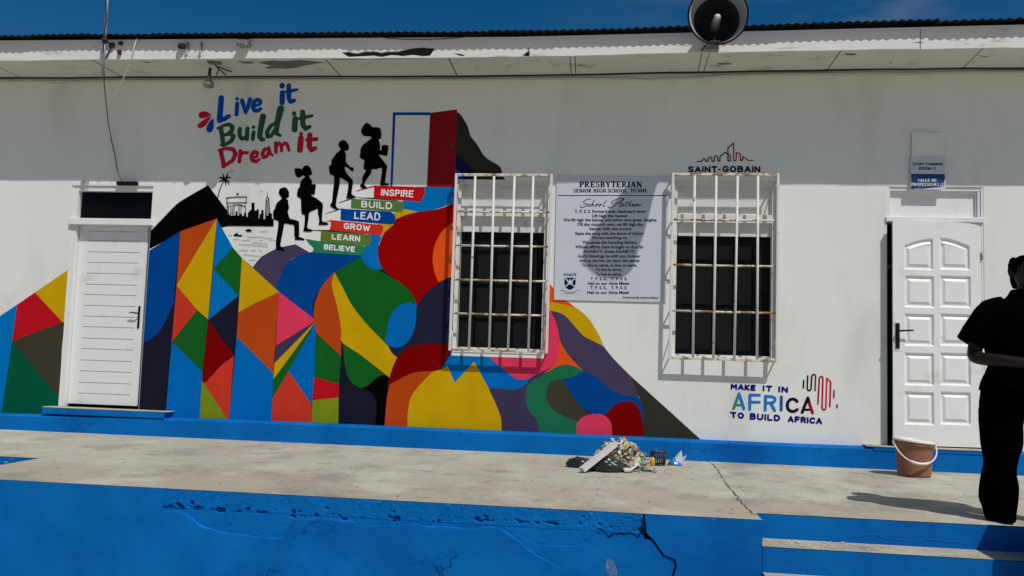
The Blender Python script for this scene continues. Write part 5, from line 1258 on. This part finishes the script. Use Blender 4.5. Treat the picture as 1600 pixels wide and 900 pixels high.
for i in range(230):
    a = random.random()*2*math.pi; r = random.random()**.6; x_ = hc.x+.015+.255*r*math.cos(a)-.01; y_ = hc.y+.19*r*math.sin(a); top = .235*max(0, 1-((x_-hc.x+.01)/.27)**2)*max(0, 1-((y_-hc.y)/.24)**2)
    mb.mi = random.choice([0, 0, 0, 0, 1, 1, 1, 2, 2, 2, 3, 4, 4, 5, 6, 8, 8, 8, 9]); crumple(mb, (x_, y_, top*random.uniform(.55, 1.0)+.01), random.uniform(.03, .095))
for i in range(44):
    mb.mi = random.choice([0, 0, 1, 1, 2, 4, 8]); crumple(mb, (hc.x+random.gauss(0.06, .24), hc.y-.08+random.gauss(0, .12), .012), random.uniform(.015, .05))
tag(mb.build('litter', LM), 'heap of torn paper, wrappers and leaves behind the bin bag', kind='stuff')
# cardboard
mb = MB(); c1 = at(977, 705, hc.y-.02)
M_card = mat('brown_cardboard', (.40, .33, .20), .8, .1, 8)
fl1 = [at(966, 712, hc.y-.06), at(980, 716, hc.y-.08), at(991, 709, hc.y), at(987, 698, hc.y+.04), at(974, 704, hc.y-.01)]
fl2 = [at(962, 706, hc.y-.02), at(966, 712, hc.y-.06), at(974, 704, hc.y-.01), at(972, 700, hc.y+.05)]
for fl_ in (fl1, fl2):
    b_ = [p+Vector((.002, .006, -.004)) for p in fl_]; mb.face(fl_); mb.face(b_[::-1])
    for i in range(len(fl_)): j = (i+1) % len(fl_); mb.face([fl_[i], fl_[j], b_[j], b_[i]])
tag(mb.build('cardboard_piece', M_card), 'folded brown cardboard piece on top of the rubbish heap', 'cardboard')
def can(name, pxy, top, r, Y, m, m2, label, cat, tilt=(0, 0)):
    b_ = at(pxy[0], pxy[1], Y); t2 = at(top[0], top[1], Y+tilt[1]); ax_ = (t2-b_); h = ax_.length; q = ax_.normalized().to_track_quat('Z', 'Y').to_matrix().to_4x4()
    root = empty(name, b_, label, cat); mb = MB(); mb.lathe([(.001, 0), (r*.9, 0), (r, h*.05), (r, h*.62), (r*.8, h*.76), (r*.42, h*.84), (r*.42, h*.88), (.001, h*.88)], b_, 16, M=q); mb.build('body', m, root)
    mb = MB(); mb.lathe([(r*.46, h*.882), (r*.46, h*.99), (.001, h)], b_, 12, M=q); mb.build('cap', m2, root); return root
can('plastic_bottle', (957, 718), (955.5, 705), .016, hc.y-.09, LM[5], LM[5], 'small red orange bottle standing in the rubbish heap', 'bottle')
yb = atZ(1019, 727, 0)
can('detergent_bottle', (1019, 726.6), (1020.5, 712), .030, yb.y, mat('yellow_bottle_plastic', (.62, .40, .02), .35), mat('red_cap', (.35, .04, .02), .4), 'yellow plastic bottle beside the dark basket', 'bottle')
# basket
bb = atZ(1029, 727, 0)
bs = empty('plastic_basket', bb, 'dark blue slotted plastic basket standing right of the rubbish heap', 'basket')
M_bsk = mat('dark_blue_plastic', (.022, .035, .06), .4, .15, 10)
mb = MB(); n = 18
for i in range(n):
    a = i*2*math.pi/n; d_ = Vector((math.cos(a), math.sin(a)*.8, 0)); mb.tube([bb+d_*.055+Vector((0, 0, .004)), bb+d_*.066+Vector((0, 0, .115))], .0055, 5)
mb.lathe([(.001, .004), (.058, .004), (.058, .016), (.052, .016)], bb, 18, sy=.8); mb.lathe([(.060, .055), (.067, .055), (.067, .066), (.060, .066), (.060, .055)], bb, 18, sy=.8)
mb.build('slotted_body', M_bsk, bs)
mb = MB(); mb.lathe([(.060, .112), (.074, .112), (.078, .130), (.062, .130), (.060, .112)], bb, 18, sy=.8); mb.build('rim', M_bsk, bs)
mb = MB(); mb.box((bb.x-.075, bb.y+.07, .10), (bb.x+.06, bb.y+.085, .128), .003); mb.box((bb.x-.073, bb.y+.07, .004), (bb.x-.062, bb.y+.083, .0995)); mb.box((bb.x+.047, bb.y+.07, .004), (bb.x+.058, bb.y+.083, .0995))
tag(mb.build('broken_frame', LM[7]), 'black broken frame standing behind the dark blue basket', 'frame')
# blue carrier bag
cb = atZ(1054, 727, 0)
cbag = empty('carrier_bag', cb, 'crumpled blue and clear plastic carrier bag against the plinth', 'plastic bag')
mb = MB()
M_cb = mat('blue_thin_plastic', (.02, .16, .42), .25, .2, 12); M_cl = mat('clear_thin_plastic', (.52, .58, .66), .2, .15, 10)
def peak(mb, c, pts):
    rows = []
    for t in range(6):
        k = t/5; ring = []
        for q in range(12):
            a = q*2*math.pi/12; r_ = (1-k)**.8*(.7+.5*abs(noise.noise(Vector((math.cos(a)*1.6+pts[3], math.sin(a)*1.6, k*1.5))))); ring.append((c[0]+pts[0]*k+r_*pts[4]*math.cos(a), c[1]+pts[1]*k+r_*pts[4]*.6*math.sin(a), .004+pts[2]*k+.012*noise.noise(Vector((a, k*4, pts[3])))*k))
        rows.append(ring)
    mb.grid(rows, closed_v=True, smooth=False)
peak(mb, cb, (-.02, .0, .07, 1.0, .075)); peak(mb, cb+Vector((.01, 0, 0)), (.0, .01, .06, 4.0, .08)); mb.build('blue_film', M_cb, cbag)
mb = MB(); peak(mb, cb+Vector((.015, .02, 0)), (.045, .0, .13, 2.0, .07)); peak(mb, cb+Vector((.02, .01, 0)), (.085, .0, .09, 7.0, .05)); mb.build('clear_film', M_cl, cbag)
s0, s1 = atZ(1000, 734, .01), atZ(1026, 736.5, .01)
mb = MB(); mb.tube([s0+Vector((0, 0, .0)), s1], .009, 6); tag(mb.build('black_stick', LM[7]), 'short black stick lying in front of the rubbish heap', 'stick')
mb = MB(); pts = [atZ(968, 733, .02), atZ(976, 737, .012), atZ(986, 737.5, .012), atZ(995, 731, .04), atZ(998, 729, .05), atZ(1001, 734, .02), atZ(1002, 739, .012)]
rows = [[p+Vector((0, .0, .012)), p+Vector((0, .03, .028)), p+Vector((.0, .07, .02))] for p in pts]; mb.grid(rows, smooth=False); tag(mb.build('plastic_tray', LM[0]), 'bent white plastic strip lying at the front right of the rubbish heap', 'plastic strip')

# ------------------------------------------------------------------ person standing on the edge of the terrace
def limb(mb, pts, n=14, sub=4):
    """pts: (x,y,z, rx, ry) lofted with smooth interpolation and rounded ends"""
    pts = [tuple(p)+(p[3],) if len(p) == 4 else tuple(p) for p in pts]; o = []
    for i in range(len(pts)-1):
        p0, p1, p2, p3 = pts[max(i-1, 0)], pts[i], pts[i+1], pts[min(i+2, len(pts)-1)]
        for k in range(sub):
            t = k/sub; o.append(tuple(0.5*(2*b+(c-a)*t+(2*a-5*b+4*c-d)*t*t+(3*b-a-3*c+d)*t**3) for a, b, c, d in zip(p0, p1, p2, p3)))
    o.append(pts[-1]); rows = []; up = None
    C = [Vector(p[:3]) for p in o]
    for i, p in enumerate(o):
        t = (C[min(i+1, len(C)-1)]-C[max(i-1, 0)]).normalized()
        if up is None: up = Vector((1, 0, 0)) if abs(t.x) < .8 else Vector((0, 0, 1))
        b_ = t.cross(up).normalized(); a_ = b_.cross(t).normalized(); up = a_
        rows.append([C[i]+a_*math.cos(q*2*math.pi/n)*max(p[3], .002)+b_*math.sin(q*2*math.pi/n)*max(p[4], .002) for q in range(n)])
    V = mb.grid(rows, closed_v=True)
    for r in (V[0], V[-1][::-1]): mb.bm.faces.new(r)
def fuse(mb, name, voxel, m, parent=None, base=None, folds=0.0, sm=3):
    bmesh.ops.recalc_face_normals(mb.bm, faces=mb.bm.faces)
    me = bpy.data.meshes.new('tmp'); mb.bm.to_mesh(me); mb.bm.free()
    o = bpy.data.objects.new('tmp', me); COL.objects.link(o)
    r = o.modifiers.new('r', 'REMESH'); r.mode = 'VOXEL'; r.voxel_size = voxel
    s = o.modifiers.new('s', 'SMOOTH'); s.iterations = sm; s.factor = .5
    dg = bpy.context.evaluated_depsgraph_get(); dg.update()
    me2 = bpy.data.meshes.new_from_object(o.evaluated_get(dg)); bpy.data.objects.remove(o)
    for p in me2.polygons: p.use_smooth = True
    if folds:
        for v in me2.vertices:
            q = v.co; f = noise.noise(Vector((q.x*9, q.y*9, q.z*5)))+.5*noise.noise(Vector((q.x*20, q.y*20, q.z*11))); v.co = q+v.normal*f*folds
    me2.materials.clear(); me2.materials.append(m); me2.name = name
    o = bpy.data.objects.new(name, me2); COL.objects.link(o)
    if parent: o.parent = parent
    else: o.location = base
    return o
PC = Vector((at(1612, 640, -2.84).x, -2.78, 0))
M_skin = mat('dark_skin', (0.020, 0.010, 0.0075), 0.45, .1, 10, spec=0.3)
mb = MB()
limb(mb, [(0, .02, .84, .15, .11), (0, .01, 1.0, .14, .10), (0, .0, 1.2, .165, .11), (0, .0, 1.33, .15, .095), (0, .005, 1.40, .075, .07), (0, -.005, 1.46, .056, .058), (0, -.02, 1.50, .05, .06)])
limb(mb, [(0, -.045, 1.475, .035, .04), (0, -.04, 1.50, .058, .07), (0, -.025, 1.55, .074, .092), (0, -.015, 1.60, .077, .098), (0, -.012, 1.64, .062, .08), (0, -.01, 1.668, .02, .03)])
limb(mb, [(0, -.115, 1.585, .008, .008), (0, -.128, 1.56, .012, .012), (0, -.138, 1.54, .016, .012), (0, -.118, 1.53, .012, .008)])     # nose
limb(mb, [(-.026, -.106, 1.507, .006, .005), (0, -.117, 1.507, .009, .009), (.026, -.106, 1.507, .006, .005)])                  # lips
for s in (-1, 1):
    limb(mb, [(s*.076, -.005, 1.60, .012, .006), (s*.084, .0, 1.575, .02, .007), (s*.078, -.004, 1.54, .01, .006)])             # ears
    limb(mb, [(s*.015, -.104, 1.595, .01, .008), (s*.034, -.104, 1.602, .012, .009), (s*.055, -.085, 1.592, .008, .008)])       # brows
    limb(mb, [(s*.20, .0, 1.33, .06, .06), (s*.255, .02, 1.22, .052, .055), (s*.305, .02, 1.06, .043, .045), (s*.295, -.03, 1.02, .042, .042), (s*.20, -.15, 1.005, .038, .038), (s*.085, -.235, .995, .027, .03), (s*.05, -.25, .995, .03, .022)])
    # hand: palm, four fingers of unequal length, thumb; folded over each other
    hz = .995 if s < 0 else 1.015
    limb(mb, [(s*.075, -.24, hz, .026, .018), (s*.04, -.258, hz, .036, .016), (s*.005, -.265, hz, .037, .015)])
    for k, ln in enumerate((.066, .076, .072, .058)):
        dz = .030-.020*k; oy = -.268-(.022 if s > 0 else 0)
        limb(mb, [(s*.01, oy+.006, hz+dz, .0088), (s*(.01-ln*.42), oy-.004, hz+dz-.002, .0084), (s*(.01-ln*.78), oy+.006, hz+dz-.004, .0078), (s*(.01-ln), oy+.022, hz+dz-.006, .0066)], 10, 3)
    limb(mb, [(s*.06, -.262, hz+.02, .012), (s*.035, -.285, hz+.04, .0115), (s*.008, -.292, hz+.048, .0095), (-s*.008, -.288, hz+.046, .007)], 10, 3)
    limb(mb, [(s*.085, .02, .90, .09, .10), (s*.12, .015, .70, .08, .085), (s*.135, .0, .46, .055, .06), (s*.14, .015, .34, .052, .058), (s*.145, .03, .16, .038, .04), (s*.145, .03, .075, .036, .04)])
    limb(mb, [(s*.145, .055, .045, .03, .03), (s*.15, .0, .04, .038, .032), (s*.155, -.06, .025, .040, .02), (s*.157, -.11, .018, .03, .012)])
person = fuse(mb, 'person', .006, M_skin, None, PC, 0, 2)
tag(person, 'person in loose black t-shirt and baggy black trousers standing on the terrace edge, hands together', 'person')
M_shirt = mat('black_cotton', (0.0016, 0.0016, 0.0020), 1.0, .2, 8, .1, 120, spec=0.0); M_trs = mat('black_trouser_cloth', (0.0013, 0.0013, 0.0016), 1.0, .2, 8, .1, 120, spec=0.0)
mb = MB()
limb(mb, [(0, .01, .815, .285, .165), (0, .01, .88, .262, .16), (0, .01, 1.0, .226, .15), (0, .005, 1.10, .252, .15), (0, .0, 1.2, .25, .145), (0, .0, 1.33, .205, .12), (0, .005, 1.395, .135, .095), (0, .008, 1.435, .098, .085), (0, .01, 1.465, .078, .074)], 24)
for s in (-1, 1): limb(mb, [(s*.13, .0, 1.345, .075, .08), (s*.215, .0, 1.315, .08, .085), (s*.275, .005, 1.235, .082, .09), (s*.322, .01, 1.145, .084, .09), (s*.335, .01, 1.120, .086, .09)], 18)
fuse(mb, 'shirt', .009, M_shirt, person, None, .012)
mb = MB()
limb(mb, [(0, .02, .92, .19, .13), (0, .02, .80, .21, .14), (0, .02, .72, .20, .13)], 24)
for s in (-1, 1): limb(mb, [(s*.12, .02, .80, .14, .135), (s*.15, .015, .66, .138, .125), (s*.155, .005, .50, .118, .115), (s*.158, .02, .34, .094, .10), (s*.168, .02, .17, .110, .11), (s*.162, .02, .09, .098, .105), (s*.160, .01, .012, .085, .10)], 20)
fuse(mb, 'trousers', .009, M_trs, person, None, .014)
mb = MB()
limb(mb, [(0, .035, 1.475, .058, .05), (0, .035, 1.52, .074, .065), (0, .03, 1.57, .078, .075)], 18)
limb(mb, [(0, .0, 1.575, .079, .095), (0, .005, 1.62, .084, .104), (0, .0, 1.655, .07, .088), (0, .0, 1.683, .03, .04)], 18)
rr_ = random.Random(4)
for i in range(46):
    a = rr_.uniform(-.5, math.pi+.5) ; z_ = rr_.uniform(1.575, 1.66); r_ = .080*(1-((z_-1.6)/.11)**2*.45); x_, y_ = r_*math.cos(a), .01+r_*1.2*math.sin(a)
    limb(mb, [(x_*.9, y_*.9, z_+.012, .011), (x_*1.04, y_*1.04, z_, .011), (x_*1.03, y_*1.06, z_-.026, .006)], 8, 2)
fuse(mb, 'hair', .006, mat('black_hair', (.0015, .0015, .0015), 1.0, spec=0.0), person, None, .004, 1)
for s in (-1, 1):
    mb = MB(); limb(mb, [(s*.145, .085, .04, .035, .03), (s*.148, .04, .05, .045, .042), (s*.152, -.03, .042, .05, .036), (s*.156, -.09, .032, .046, .026), (s*.158, -.13, .022, .025, .016)], 16)
    for v in mb.bm.verts: v.co.z = max(v.co.z, .004)
    o = fuse(mb, 'shoe', .006, M_trs, person)
    mb = MB(); mb.sphere((s*.03, -.100, 1.577), .011, 2); mb.build('eye', mat('eye_white', (.08, .075, .07), .4), person); bpy.data.objects[-1] if False else None
for o in bpy.data.objects:
    if o.name.startswith('eye'): o.parent = person; o.matrix_parent_inverse = Matrix.Identity(4)
